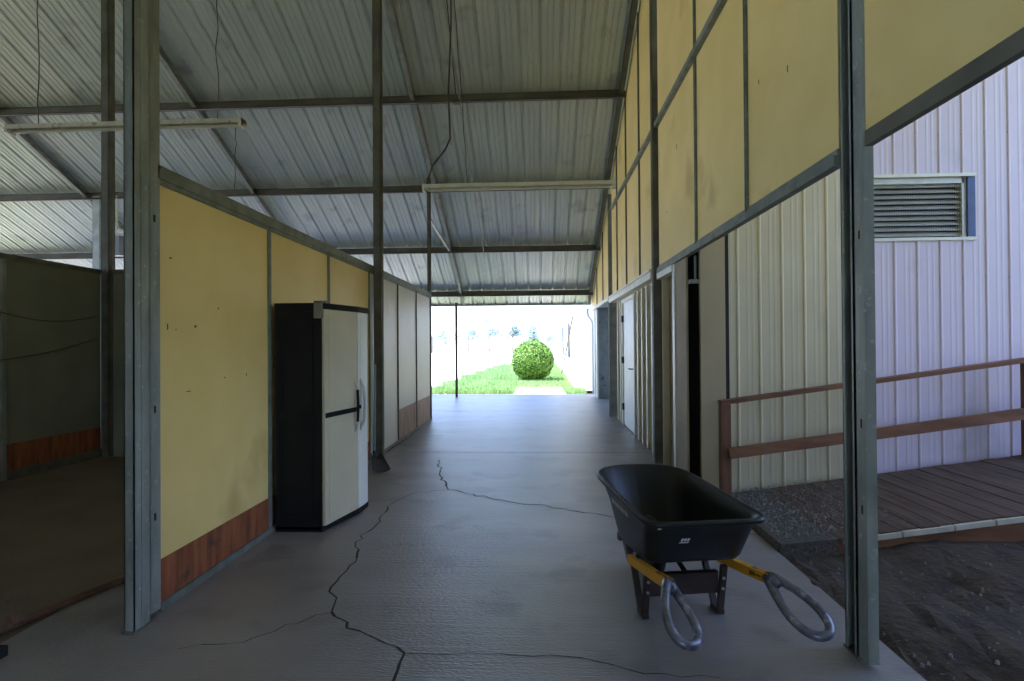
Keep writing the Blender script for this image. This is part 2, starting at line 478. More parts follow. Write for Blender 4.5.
for xr in (X3, X2, XL, XR - 0.05):
    m = MB()
    y0, y1 = 4.95, 15.3
    for (dx, w, dz0, dz1) in ((0.0, 0.012, 0.02, 0.17), (0.035, 0.07, 0.158, 0.17), (0.035, 0.07, 0.02, 0.032)):
        xa, xb = xr + dx - w / 2, xr + dx + w / 2
        if xr > 0: xa, xb = 2 * xr - xb, 2 * xr - xa
        m.hexa([(xa, y0, Hroof(y0) - dz1), (xb, y0, Hroof(y0) - dz1), (xb, y1, Hroof(y1) - dz1), (xa, y1, Hroof(y1) - dz1),
                (xa, y0, Hroof(y0) - dz0), (xb, y0, Hroof(y0) - dz0), (xb, y1, Hroof(y1) - dz0), (xa, y1, Hroof(y1) - dz0)])
    tag(m.build('roof_rafter', M['rafter'] if xr < 0 else M['steeldark'], origin=(xr, 9, Hroof(9))), rl[xr], 'rafter', 'roof rafters')

# ---------------------------------------------------------------- posts
def c_post(mb, x, y, z0, z1, w, d, open_side):
    """C channel: web on one x side, flanges front and back with lips"""
    t = 0.006
    sgn = 1 if open_side > 0 else -1
    xw = x - sgn * w / 2
    mb.box((xw, y - d / 2, z0), (xw + sgn * t, y + d / 2, z1))
    for yy in (y - d / 2, y + d / 2 - t):
        mb.box((xw, yy, z0), (x + sgn * w / 2, yy + t, z1))
    mb.box((x + sgn * w / 2 - sgn * t, y - d / 2, z0), (x + sgn * w / 2, y - d / 2 + 0.02, z1))
    mb.box((x + sgn * w / 2 - sgn * t, y + d / 2 - 0.02, z0), (x + sgn * w / 2, y + d / 2, z1))
    # stiffening groove on the web
    mb.box((xw - sgn * 0.005, y - 0.012, z0), (xw, y + 0.012, z1))

def post(name, x, y, w, d, side, top, label, material='steel', holes=(), group='steel posts of the barn', panel=None):
    e = empty(name, (x, y, 0))
    tag(e, label, 'post', group)
    m = MB(); c_post(m, 0, 0, 0.012, top, w, d, side); m.build('channel', M[material], e)
    m = MB(); m.box((-w / 2 - 0.004, -d / 2 - 0.012, -0.002), (w / 2 + 0.004, d / 2 + 0.012, 0.012)); m.build('base_plate', M['steeldark'], e)
    if panel:
        px, py, pw, pd = panel
        m = MB(); m.box((px - pw / 2, py - pd / 2, 0.02), (px + pw / 2, py + pd / 2, top if top < 3 else panel_top(name, top)))
        for hz in holes:
            m.use(M['steel'])
        o = m.build('side_channel', M['steel'], e)
    for hz in holes:
        hx, hy, ax = hz[0], hz[1], hz[3]
        m = MB()
        if ax == 'y': m.box((hx - 0.006, hy - 0.002, hz[2] - 0.02), (hx + 0.006, hy + 0.001, hz[2] + 0.02))
        else: m.box((hx - 0.001, hy - 0.006, hz[2] - 0.02), (hx + 0.002, hy + 0.006, hz[2] + 0.02))
        m.build('slot_hole', M['black'], e)
    return e
def panel_top(name, top): return top

post('steel_post', -2.15, 2.79, 0.055, 0.12, -1, Hroof(2.7) - 0.06, 'tall galvanized steel post standing at the near end of the cream panel wall',
     holes=((0.001, 0.13, 0.55, 'x'), (0.001, 0.13, 1.15, 'x'), (0.001, 0.13, 2.22, 'x')), panel=(-0.025, 0.13, 0.05, 0.09))
post('steel_post', -2.095, 6.98, 0.10, 0.11, -1, Hroof(6.98) - 0.18, 'tall brown steel post standing behind the storage cabinet against the panel wall', 'steeldark')
post('steel_post', -2.195, 10.76, 0.06, 0.10, -1, Hroof(10.8) - 0.2, 'thin dark steel post at the far end of the cream panel wall', 'steeldark')
post('steel_post', -2.36, 15.35, 0.06, 0.08, -1, Hroof(15.35) - 0.08, 'thinnest steel post, standing at the slab edge in front of the lawn', 'steeldark')
post('steel_post', 1.52, 2.695, 0.05, 0.10, -1, Hroof(2.58) - 0.06, 'wide galvanized steel post beside the wheelbarrow and the ramp', holes=((-0.024, -0.10, 0.72, 'x'), (-0.024, -0.10, 1.12, 'x'), (-0.024, -0.10, 2.0, 'x')), panel=(0.0, -0.10, 0.048, 0.07))
post('steel_post', 1.50, 6.93, 0.11, 0.12, 1, Hroof(7.0) - 0.24, 'dark steel post on the passage side just past the ramp opening', 'steeldark')
post('steel_post', 1.52, 11.2, 0.16, 0.13, 1, Hroof(11.3) - 0.24, 'dark steel post between the white door and the open grey doorway', 'steeldark')
post('steel_post', X2 + 0.12, 7.16, 0.10, 0.12, -1, Hroof(7.24) - 0.22, 'brown steel post at the corner of the dark stall partition', 'steeldark')
post('steel_post', X3 + 0.25, 11.2, 0.16, 0.12, -1, Hroof(11.2) - 0.1, 'short pale steel post seen above the dark stall wall', 'rafter')

# small diagonal brace near the far post
m = MB(); m.bar((-2.19, 10.82, 4.05), (-2.15, 12.9, 3.78), 0.04, 0.04)
tag(m.build('steel_brace', M['rafter'], origin=(-2.17, 11.05, 3.95)), 'short pale slanting brace from the far thin post up to the third purlin', 'brace')

# ---------------------------------------------------------------- left panel wall
wall = empty('wall_left', (XL, 3.0, 0)); struct(wall)
seams = [2.97, 4.24, 5.47, 6.73, 7.97, 9.20, 10.92]
seams = [2.97, 4.24, 5.47, 6.73, 8.03, 9.16, 10.0, 10.92]
seams = [2.97, 4.24, 5.47, 6.80, 8.20, 9.45, 10.65]
def pan(name, x0, x1, y0, y1, z0, z1, mt, parent, marks=()):
    m = MB(); m.use(mt).box((x0, y0, z0), (x1, y1, z1))
    for (yy, zz, w, h) in marks:
        m.use(M['mark']).box((x1, yy, zz), (x1 + 0.001, yy + w, zz + h))
    return m.build(name, None, parent, origin=(0, 0, 0))
for o in (wall,): pass
wo = Vector((XL, 3.0, 0))
def rel(mb): 
    mb.v = [(x - wo.x, y - wo.y, z - wo.z) for x, y, z in mb.v]; return mb
kh = [0.285, 0.285, 0.285, 0.045, 0.50, 0.50]
for i in range(6):
    y0, y1 = seams[i], seams[i + 1]
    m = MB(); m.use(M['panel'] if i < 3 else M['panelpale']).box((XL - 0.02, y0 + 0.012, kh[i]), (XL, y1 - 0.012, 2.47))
    if i == 0:
        for (yy, zz, w, h) in ((3.07, 2.02, 0.03, 0.012), (3.12, 1.60, 0.02, 0.006), (3.05, 1.60, 0.012, 0.05), (3.22, 1.22, 0.06, 0.008),
                               (3.55, 1.75, 0.015, 0.02), (3.62, 1.28, 0.018, 0.012), (3.9, 1.28, 0.012, 0.03), (3.3, 1.62, 0.03, 0.02)):
            m.use(M['mark']).box((XL - 0.001, yy, zz), (XL + 0.0008, yy + w * 0.7, zz + h * 0.7))
    rel(m).build('wall_panel', None, wall)
    if kh[i] > 0.2:
        m = MB(); m.box((XL - 0.022, y0 + 0.012, 0.045), (XL + 0.004, y1 - 0.012, kh[i]))
        if i < 3:
            for k in range(5):
                pass
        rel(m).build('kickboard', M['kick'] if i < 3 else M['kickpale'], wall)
for i, y in enumerate(seams[1:-1]):
    m = MB(); m.box((XL - 0.03, y - 0.022, 0.03), (XL + 0.012, y + 0.022, 2.47)); m.box((XL + 0.012, y - 0.006, 0.03), (XL + 0.016, y + 0.006, 2.47))
    rel(m).build('seam_channel', M['channel'] if i < 3 else M['steeldark'], wall)
m = MB(); m.box((XL - 0.035, 2.95, 2.46), (XL + 0.02, 10.68, 2.535)); m.box((XL + 0.0, 2.95, 2.43), (XL + 0.012, 10.68, 2.46))
rel(m).build('top_channel', M['channel'], wall)
m = MB(); m.box((XL - 0.035, 2.97, 0.0), (XL + 0.02, 10.68, 0.045))
rel(m).build('bottom_channel', M['channel'], wall)
# dirt clumps along the foot
m = MB()
for k in range(40):
    y = rnd.uniform(6.9, 9.6); s_ = rnd.uniform(0.006, 0.02)
    m.box((XL + 0.02, y, 0), (XL + 0.02 + s_, y + s_ * 1.5, s_))
tag(m.build('floor_debris', M['stone'], origin=(XL + 0.02, 8, 0)), 'dark crumbs of dirt along the foot of the pale wall panels', 'debris', kind='stuff')

# ---------------------------------------------------------------- stall walls behind
pw = empty('wall_stall', (X2, 5, 0)); struct(pw); wo = Vector((X2, 5, 0))
ys = [-0.6, 1.9, 4.37, 5.80, 7.17]
for a, b in zip(ys, ys[1:]):
    m = MB(); m.box((X2 - 0.02, a + 0.012, 0.40), (X2, b - 0.012, 2.51)); rel(m).build('wall_panel', M['panelshaded'], pw)
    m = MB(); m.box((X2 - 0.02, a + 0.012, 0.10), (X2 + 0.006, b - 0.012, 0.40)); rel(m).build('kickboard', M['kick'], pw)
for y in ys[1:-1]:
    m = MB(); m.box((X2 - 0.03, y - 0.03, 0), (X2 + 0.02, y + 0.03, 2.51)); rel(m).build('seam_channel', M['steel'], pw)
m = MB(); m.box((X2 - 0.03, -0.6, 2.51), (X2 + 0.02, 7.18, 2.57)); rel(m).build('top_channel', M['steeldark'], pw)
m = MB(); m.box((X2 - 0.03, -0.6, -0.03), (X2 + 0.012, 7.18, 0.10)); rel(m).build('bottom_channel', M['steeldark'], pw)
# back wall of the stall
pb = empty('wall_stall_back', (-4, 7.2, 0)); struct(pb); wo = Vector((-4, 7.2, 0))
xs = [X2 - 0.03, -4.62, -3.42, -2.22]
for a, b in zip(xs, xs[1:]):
    m = MB(); m.box((a, 7.18, 0.40), (b - 0.02, 7.20, 2.51)); rel(m).build('wall_panel', M['panelshaded'], pb)
    m = MB(); m.box((a, 7.176, -0.03), (b - 0.02, 7.20, 0.40)); rel(m).build('kickboard', M['panelshaded'], pb)
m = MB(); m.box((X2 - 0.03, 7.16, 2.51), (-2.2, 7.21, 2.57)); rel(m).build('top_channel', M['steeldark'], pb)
# unseen outer walls and end wall behind the camera, added to block light
struct(MB().box((-17.1, -6.0, -0.1), (-16.95, 12.5, 2.7)).build('wall_blocker_left', M['panelshaded']))
struct(MB().box((7.4, -5.6, -0.1), (7.5, 1.8, 3.4)).build('wall_blocker_right', M['tanboard']))
m = MB()
m.box((-17.1, -5.75, -0.1), (-1.7, -5.6, 2.6)); m.box((1.2, -5.75, -0.1), (7.5, -5.6, 2.6))
struct(m.build('wall_blocker_back', M['tanboard']))

# wires drooping on the dark stall partition
for (za, zb, lab) in ((1.93, 1.92, 'upper drooping wire on the dark stall partition'), (1.35, 1.62, 'lower wire slanting across the dark stall partition')):
    m = MB(); pts = []
    for k in range(13):
        t = k / 12; pts.append((X2 + 0.03, 5.62 + 1.45 * t, za + (zb - za) * t - 0.10 * math.sin(math.pi * t) * (1 if za > 1.5 else 0.4)))
    m.tube(pts, 0.006, 5)
    tag(m.build('wire', M['cable'], origin=pts[0]), lab, 'wire', 'wires on the stall partition')

YB_ = 5.45
# ---------------------------------------------------------------- right tall wall (upper panels)
wr = empty('wall_right', (XR, 4, 2.4)); struct(wr); wo = Vector((XR, 4, 2.4))
ZB = 2.43
us = [0.2, 1.45, 2.60]
spans = [(0.15, 1.28), (1.28, 2.55), (2.755, 3.93), (3.93, 5.17), (5.17, 6.80), (6.99, 8.02), (8.02, 9.22), (9.22, 10.3), (10.3, 11.10), (11.27, 12.6), (12.6, 13.9), (13.9, 15.3)]
def topz(y): return (Hroof(y) - 0.03)
for (a, b) in spans:
    if a < 4.9 < b: cuts = [a, 4.9, b]
    else: cuts = [a, b]
    bb = ZB if a < 11.2 else 2.50
    out = [(a + 0.008, bb), (b - 0.008, bb)] + [(min(max(c, a + 0.008), b - 0.008), topz(c)) for c in reversed(cuts)]
    m = MB(); m.use(M['panel']); n = len(out)
    m.v = [(XR, y, z) for y, z in out] + [(XR + 0.02, y, z) for y, z in out]
    m.face(list(range(n))); m.face([n + i for i in range(n)][::-1])
    for i in range(n): j = (i + 1) % n; m.face((i, i + n, j + n, j))
    m.use(M['panel'])
    if 5 < a < 5.5:
        for (yy, zz, w, h) in ((6.35, 3.02, 0.02, 0.015), (5.9, 3.6, 0.015, 0.05)):
            m.use(M['mark']).box((XR - 0.001, yy, zz), (XR, yy + w, zz + h))
    if 2.7 < a < 2.8:
        for (yy, zz, w, h) in ((3.72, 3.25, 0.01, 0.03), (3.3, 3.12, 0.01, 0.04)):
            m.use(M['mark']).box((XR - 0.001, yy, zz), (XR, yy + w, zz + h))
    rel(m).build('wall_panel', None, wr)
for y in (1.28, 3.93, 5.17, 8.02, 9.22, 10.3, 12.6, 13.9):
    m = MB(); bb = ZB if y < 11.2 else 2.5
    m.box((XR - 0.018, y - 0.02, bb), (XR - 0.001, y + 0.02, topz(y) - 0.03)); m.box((XR - 0.024, y - 0.006, bb), (XR - 0.018, y + 0.006, topz(y) - 0.03))
    rel(m).build('seam_channel', M['channel'] if y < 7 else M['steeldark'], wr)
for (a, b, z) in ((2.755, 6.80, 4.22), (6.99, 10.9, 4.22)):
    m = MB(); m.box((XR - 0.05, a, z - 0.03), (XR - 0.002, b, z + 0.03)); rel(m).build('mid_girt', M['channel'], wr)
for (a, b, z, mt, dx) in ((0.15, 2.53, ZB - 0.0, 'steeldark', 0.012), (2.755, 6.80, ZB, 'channel', 0.03), (11.27, 15.3, 2.48, 'trim', 0.02)):
    m = MB(); m.box((XR - dx, a, z - (0.055 if a > 1 else 0.04)), (XR + 0.022, b, z)); m.box((XR - 0.012, a, z), (XR - 0.002, b, z + 0.03))
    rel(m).build('bottom_girt', M[mt], wr)
m = MB(); m.box((XR - 0.07, 6.99, 2.33), (XR + 0.06, 11.13, 2.44)); m.box((XR - 0.09, 6.99, 2.42), (XR + 0.06, 11.13, 2.45))
rel(m).build('fascia_board', M['trim'], wr)

# lower siding between the post and the doorway, with the door
XS = 1.60
m = MB()
def side_ribs(mb, x, y0, y1, z0, z1, holes=()):
    y = y0
    mb.use(M['tanboard']).box((x, y0, z0), (x + 0.02, y1, z1))
    k = 0
    while y < y1 - 0.05:
        if not any(a - 0.03 < y < b + 0.0 for a, b, _ in holes):
            mb.use(M['ribcream']).box((x - 0.06, y, z0), (x, y + 0.075, z1))
        else:
            zt = [c for a, b, c in holes if a - 0.03 < y < b][0]
            mb.use(M['ribcream']).box((x - 0.06, y, zt), (x, y + 0.075, z1))
        y += 0.36
m.use(M['tanboard'])
DY0, DY1, DZ = 8.85, 10.0, 2.24
side_ribs(m, XS, 7.08, 11.0, 0.0, 2.34, ((DY0 - 0.1, DY1 + 0.1, DZ + 0.08),))
struct(m.build('wall_right_siding', None))
door = empty('door_1', (XS - 0.03, DY0, 0)); struct(door)
wo = Vector((XS - 0.03, DY0, 0))
m = MB(); m.box((XS - 0.05, DY0, 0.02), (XS - 0.01, DY1, DZ)); rel(m).build('door_leaf', M['white'], door)
m = MB(); m.box((XS - 0.075, DY0 - 0.07, 0), (XS - 0.001, DY0, DZ + 0.06)); m.box((XS - 0.075, DY1, 0), (XS - 0.001, DY1 + 0.07, DZ + 0.06)); m.box((XS - 0.075, DY0, DZ), (XS - 0.001, DY1, DZ + 0.06))
rel(m).build('door_frame', M['trim'], door)
for z in (0.35, 1.2, 1.95):
    m = MB(); m.box((XS - 0.085, DY1 - 0.04, z - 0.06), (XS - 0.045, DY1 + 0.03, z + 0.06)); rel(m).build('hinge', M['ventdark'], door)
m = MB(); m.tube([(XS - 0.05, DY0 + 0.08, 1.08), (XS - 0.11, DY0 + 0.08, 1.08), (XS - 0.115, DY0 + 0.2, 1.08)], 0.012, 8)
m.box((XS - 0.056, DY0 + 0.05, 1.03), (XS - 0.05, DY0 + 0.11, 1.15)); rel(m).build('door_handle', M['ventdark'], door)

# doorway further on: grey recess, white corner
m = MB()
XR += 0.10
m.use(M['greywall']).box((XR + 0.35, 11.2, 0), (XR + 0.40, 15.0, 2.48))
m.use(M['greywall']).box((XR, 14.95, 0), (XR + 0.35, 15.0, 2.48))
m.use(M['greywall']).box((XR + 0.02, 11.30, 0), (XR + 0.35, 11.34, 2.48))
m.use(M['greywall']).box((XR - 0.05, 11.2, 2.48), (XR + 0.40, 15.0, 2.52))
struct(m.build('wall_recess', None))
m = MB()
m.use(M['trim']).box((XR - 0.02, 14.85, 0), (XR + 0.03, 14.95, 2.45)); m.use(M['siding']).box((XR - 0.01, 14.95, 0), (XR + 0.02, 15.35, 2.45))
m.use(M['trim']).box((XR - 0.03, 15.35, 0), (XR + 0.08, 15.5, 2.5))
struct(m.build('trim_1', None))
XR -= 0.10

# jambs beside the near opening
m = MB()
m.use(M['tanboard']).box((XR + 0.10, 6.10, 0), (XR + 0.12, 6.86, 2.38))
m.use(M['siding']).box((XR + 0.02, 6.72, 0), (XR + 0.10, 6.76, 2.36)); m.box((XR + 0.04, 6.28, 0), (XR + 0.10, 6.32, 2.36))
struct(m.build('wall_jamb_siding', None))
m = MB(); m.use(M['white']).box((XR - 0.01, 6.02, 0), (XR + 0.10, 6.10, 2.42)); m.box((XR - 0.02, 6.1, 2.30), (XR + 0.06, 6.86, 2.38))
m.use(M['dullboard']).box((XR + 0.0, 5.58, 0), (XR + 0.02, 6.02, 2.40))
struct(m.build('trim_2', None))
m = MB(); m.use(M['black']).box((XR + 0.125, YB_ + 0.04, -0.1), (XR + 0.145, 6.95, 2.43)); m.use(M['tanboard']).box((XR + 0.15, YB_ + 0.04, -0.1), (XR + 0.18, 6.95, 5.0))  # black sheet put in for the dark of the gap; stops light leaking through
struct(m.build('wall_gap_shade', None))
m = MB(); m.box((XR + 0.02, 5.50, 2.10), (XR + 0.13, 5.56, 2.14)); m.tube([(XR + 0.08, 5.53, 2.14), (XR + 0.08, 5.53, 2.38)], 0.012)
tag(m.build('door_track_bracket', M['steel'], origin=(XR + 0.08, 5.53, 2.1)), 'small grey bracket in the dark gap beside the pale corner board', 'bracket')

# ---------------------------------------------------------------- outbuilding wall (right) with ramp
YB = 5.45
m = MB()
m.use(M['lavender'])
VX0, VX1, VZ0, VZ1 = 3.02, 4.24, 2.50, 3.12
def corrpanel(x0, x1, z0, z1, mt):
    m.use(M[mt]).corr((x0, YB, z0), (1, 0, 0), (0, 0, 1), (0, -1, 0), x1 - x0, z1 - z0, 0.2155, 0.011, (0.05 - (x0 - 1.9)) % 0.2155 , 0.0012, 0.5)
corrpanel(1.88, 2.97, -0.1, 5.6, 'siding')  # cream here is warm bounce off the panels, put into the siding colour
corrpanel(2.97, VX0, -0.1, 5.6, 'lavender')
corrpanel(VX0, VX1, -0.1, VZ0, 'lavender')
corrpanel(VX0, VX1, VZ1, 5.6, 'lavender')
corrpanel(VX1, 7.6, -0.1, 5.6, 'lavender')
m.use(M['screw'])
for zz in (0.75, 2.12, 3.52):
    x = 1.96
    while x < 7:
        m.box((x - 0.007, YB - 0.006, zz - 0.007 + 0.012 * math.sin(x * 9)), (x + 0.007, YB - 0.0, zz + 0.007 + 0.012 * math.sin(x * 9))); x += 0.2155
struct(m.build('wall_outbuilding', None))
m = MB()
m.use(M['cornerboard']).box((1.60, YB - 0.02, -0.1), (1.84, YB + 0.03, 5.6))
m.use(M['black']).box((1.84, YB - 0.005, -0.1), (1.88, YB + 0.04, 5.6))  # black strip stands in for a post's shadow beside the board
struct(m.build('trim_3_with_shadow', None))

v = empty('wall_vent', ((VX0 + VX1) / 2, YB, VZ0)); tag(v, 'rectangular grey louvred vent set in the lilac metal siding', 'vent')
wo = Vector(v.location)
m = MB()
for (a, b) in (((VX0, YB - 0.02, VZ1 - 0.02), (VX1, YB + 0.10, VZ1 + 0.012)), ((VX0, YB - 0.02, VZ0 - 0.02), (VX1, YB + 0.10, VZ0 + 0.01)), ((VX0 - 0.01, YB - 0.02, VZ0), (VX0 + 0.02, YB + 0.10, VZ1))):
    m.box(a, b)
rel(m).build('frame', M['trim'], v)
m = MB(); m.box((VX1 - 0.07, YB + 0.0, VZ0), (VX1, YB + 0.14, VZ1)); rel(m).build('side_jamb', M['bluejamb'], v)['label'] = 'dark blue side of the vent opening'
m = MB(); m.box((VX0, YB + 0.12, VZ0), (VX1, YB + 0.14, VZ1)); rel(m).build('backing', M['ventdark'], v)
nl = 10
for k in range(nl):
    z0 = VZ0 + 0.03 + k * (VZ1 - VZ0 - 0.09) / nl; dz = (VZ1 - VZ0 - 0.09) / nl
    m = MB(); m.use(M['vent'])
    m.hexa([(VX0 + 0.02, YB + 0.03, z0), (VX1 - 0.09, YB + 0.03, z0), (VX1 - 0.09, YB + 0.035, z0), (VX0 + 0.02, YB + 0.035, z0),
            (VX0 + 0.02, YB + 0.075, z0 + dz * 0.9), (VX1 - 0.09, YB + 0.075, z0 + dz * 0.9), (VX1 - 0.09, YB + 0.08, z0 + dz * 0.9), (VX0 + 0.02, YB + 0.08, z0 + dz * 0.9)])
    x = VX0 + 0.03
    while x < VX1 - 0.10:
        m.use(M['ventdark']).poly([(x, YB + 0.029, z0 - dz * 0.10), (x + 0.011, YB + 0.029, z0 - dz * 0.10), (x + 0.006, YB + 0.029, z0 + dz * 0.30)])
        x += 0.022
    rel(m).build('louver', None, v)
m = MB(); m.box((VX0, YB + 0.02, VZ1 - 0.075), (VX1 - 0.09, YB + 0.10, VZ1 - 0.02)); rel(m).build('top_rail', M['vent'], v)
m = MB(); m.box((VX1 - 0.11, YB + 0.02, VZ0), (VX1 - 0.07, YB + 0.10, VZ1 - 0.02)); rel(m).build('side_rail', M['vent'], v)

# ramp
def rz(x): return 0.05 + 0.14 * (x - 1.74)
RY0, RY1 = 3.97, 5.28
ramp = empty('wooden_ramp', (1.76, RY0, 0.0)); tag(ramp, 'weathered plank ramp rising along the lilac siding wall', 'ramp')
wo = Vector(ramp.location)
x = 2.12; k = 0
while x < 6.6:
    w = 0.142
    j = rnd.uniform(-0.012, 0.012); dz = rnd.uniform(-0.002, 0.003)
    m = MB(); x1 = x + w - 0.008
    y0, y1 = RY0 + j, RY1
    m.hexa([(x, y0, rz(x) - 0.035 + dz), (x1, y0, rz(x1) - 0.035 + dz), (x1, y1, rz(x1) - 0.035 + dz), (x, y1, rz(x) - 0.035 + dz),
            (x, y0, rz(x) + dz), (x1, y0, rz(x1) + dz), (x1, y1, rz(x1) + dz), (x, y1, rz(x) + dz)])
    rel(m).build('deck_board', M['deck'], ramp)
    x += w; k += 1
m = MB()
xa, xb = 2.0, 6.6
for (ya, yb) in ((RY0 + 0.02, RY0 + 0.06), (RY1 - 0.06, RY1 - 0.02)):
    m.hexa([(xa, ya, rz(xa) - 0.18), (xb, ya, rz(xb) - 0.24), (xb, yb, rz(xb) - 0.24), (xa, yb, rz(xa) - 0.18),
            (xa, ya, rz(xa) - 0.037), (xb, ya, rz(xb) - 0.037), (xb, yb, rz(xb) - 0.037), (xa, yb, rz(xa) - 0.037)])
rel(m).build('side_joist', M['rail'], ramp)
m = MB()
x = 2.15
while x < 6.5:
    l = rnd.uniform(0.16, 0.42)
    m.hexa([(x, RY0 - 0.02, rz(x) - 0.045), (x + l, RY0 - 0.02, rz(x + l) - 0.045), (x + l, RY0 + 0.012, rz(x + l) - 0.045), (x, RY0 + 0.012, rz(x) - 0.045),
            (x, RY0 - 0.02, rz(x) - 0.01), (x + l, RY0 - 0.02, rz(x + l) - 0.01), (x + l, RY0 + 0.012, rz(x + l) - 0.01), (x, RY0 + 0.012, rz(x) - 0.01)])
    x += l + 0.012
rel(m).build('edge_strip', M['paleedge'], ramp)['label'] = 'pale chipped edging along the near side of the ramp'
m = MB()
m.hexa([(1.72, RY0, -0.1), (2.12, RY0, -0.1), (2.12, RY1, -0.1), (1.72, RY1, -0.1), (1.72, RY0, 0.055), (2.12, RY0, rz(2.12) - 0.005), (2.12, RY1, rz(2.12) - 0.005), (1.72, RY1, 0.055)])
rel(m).build('entry_slab', M['gravel'], ramp)['label'] = 'crumbling gravel-strewn foot of the ramp'
for xx in (3.6, 5.2):
    m = MB(); m.box((xx, RY0 + 0.06, -0.15), (xx + 0.09, RY0 + 0.15, rz(xx) - 0.04)); rel(m).build('support_post', M['railpost'], ramp)
# gravel on the foot of the ramp
m = MB(); rr = random.Random(5)
for k in range(1500):
    x = 1.76 + 0.95 * rr.random() ** 1.3; y = rr.uniform(RY0 + 0.1, RY1 + 0.05)
    s_ = rr.uniform(0.004, 0.012) * (1.0 - 0.35 * (x - 1.78)); z = (rz(x) if x > 2.12 else 0.06 + (rz(2.12) - 0.06) * max(0, (x - 1.75)) / 0.37)
    a = rr.uniform(0, 3); c, s2 = math.cos(a) * s_, math.sin(a) * s_
    m.hexa([(x - c, y - s2, z - 0.002), (x + s2, y - c, z - 0.002), (x + c, y + s2, z - 0.002), (x - s2, y + c, z - 0.002),
            (x - c * .5, y - s2 * .5, z + s_ * .8), (x + s2 * .6, y - c * .6, z + s_ * .8), (x + c * .5, y + s2 * .5, z + s_ * .8), (x - s2 * .6, y + c * .6, z + s_ * .8)])
tag(m.build('loose_gravel', M['stone'], origin=(2.0, 4.6, 0.08)), 'loose grey gravel scattered over the low foot of the ramp', 'gravel', kind='stuff')
m = MB()
for k in range(420):
    x = 1.74 + 3.0 * rr.random(); y = rr.choice([rr.uniform(5.3, 5.43)] * 1 + [rr.uniform(2.2, 3.9)] * 3)
    s_ = rr.uniform(0.004, 0.014)
    z = -0.03 + 0.085 * min(2.0, x - 1.66)
    a = rr.uniform(0, 3); c, s2 = math.cos(a) * s_, math.sin(a) * s_
    m.hexa([(x - c, y - s2, z - 0.008), (x + s2, y - c, z - 0.008), (x + c, y + s2, z - 0.008), (x - s2, y + c, z - 0.008),
            (x - c * .5, y - s2 * .5, z + s_ * .6), (x + s2 * .6, y - c * .6, z + s_ * .6), (x + c * .5, y + s2 * .5, z + s_ * .6), (x - s2 * .6, y + c * .6, z + s_ * .6)])
tag(m.build('ground_pebbles', M['stone'], origin=(2.5, 3.5, -0.06)), 'small pebbles strewn on the dark dirt in front of the ramp', 'pebbles', kind='stuff')

# railing on the far side of the ramp
rail = empty('ramp_railing', (1.78, 5.2, 0)); tag(rail, 'brown two-bar wooden railing along the wall side of the ramp', 'railing')
wo = Vector(rail.location)
def rr_(x): return 0.94 + 0.14 * (x - 1.73)
for (xx, w) in ((1.745, 0.085), (4.50, 0.09), (6.5, 0.09)):
    m = MB(); m.box((xx - w / 2, 5.15, -0.1 if xx < 2 else rz(xx) - 0.1), (xx + w / 2, 5.24, rr_(xx) - 0.02)); rel(m).build('post', M['railpost'], rail)
m = MB(); m.bar((1.70, 5.19, rr_(1.70)), (6.55, 5.19, rr_(6.55)), 0.10, 0.038); rel(m).build('top_rail', M['rail'], rail)
m = MB(); m.bar((1.76, 5.13, rr_(1.76) - 0.475), (6.55, 5.13, rr_(6.55) - 0.475), 0.036, 0.10); rel(m).build('lower_rail', M['rail'], rail)

# ---------------------------------------------------------------- strip lights, chains, cables
def wavy(p0, p1, n=14, a=0.012, seed=1):
    r_ = random.Random(seed); p0, p1 = Vector(p0), Vector(p1)
    return [p0.lerp(p1, i / n) + (Vector((r_.uniform(-a, a), r_.uniform(-a, a), 0)) if 0 < i < n else Vector((0, 0, 0))) for i in range(n + 1)]
def strip_light(x0, x1, y, z, mt, label, tilt=0.0):
    e = empty('strip_light', ((x0 + x1) / 2, y, z)); tag(e, label, 'light fixture', 'strip lights')
    cx = (x0 + x1) / 2
    m = MB(); m.bar((x0 - cx, 0, 0.02 - tilt), (x1 - cx, 0, 0.02 + tilt), 0.10, 0.05); m.build('housing', mt, e, bevel=0.006)
    m = MB(); m.tube([(x0 - cx + 0.06, 0, -0.022 - tilt), (x1 - cx - 0.06, 0, -0.022 + tilt)], 0.016, 10); m.build('tube', M['tubepale'], e)
    for s_ in (-1, 1):
        xx = (x1 - x0) / 2 * s_
        m = MB(); m.box((xx - 0.03 if s_ > 0 else xx, -0.052, -0.04 + tilt * s_), (xx if s_ > 0 else xx + 0.03, 0.052, 0.05 + tilt * s_)); m.build('end_cap', mt, e)
    return e
strip_light(-5.56, -3.02, 5.4, 3.79, M['tube'], 'rusty cream strip light hanging on chains over the stall', 0.0)
strip_light(-1.42, 0.94, 6.6, 3.43, M['tubepale'], 'pale strip light hanging over the passage in line with the second purlin')
def hang(name, p0, p1, r, label, cat, group=None, mt='chain', a=0.01, seed=1):
    m = MB(); m.tube(wavy(p0, p1, 16, a, seed), r, 5)
    return tag(m.build(name, M[mt], origin=p1), label, cat, group)
hang('hanging_chain', (-5.23, 5.4, Hroof(5.4) - 0.1), (-5.23, 5.4, 3.83), 0.005, 'thin chain holding the end of the rusty strip light farthest from the passage', 'chain', 'light chains', seed=2)
hang('hanging_chain', (-3.30, 5.4, Hroof(5.4) - 0.1), (-3.30, 5.4, 3.83), 0.005, 'twisted chain above the passage-side end of the rusty strip light', 'chain', 'light chains', a=0.02, seed=3)
hang('hanging_wire', (-3.10, 5.4, 3.76), (-3.12, 5.4, 3.1), 0.004, 'thin wire dangling below the rusty strip light', 'wire', a=0.008, seed=4)
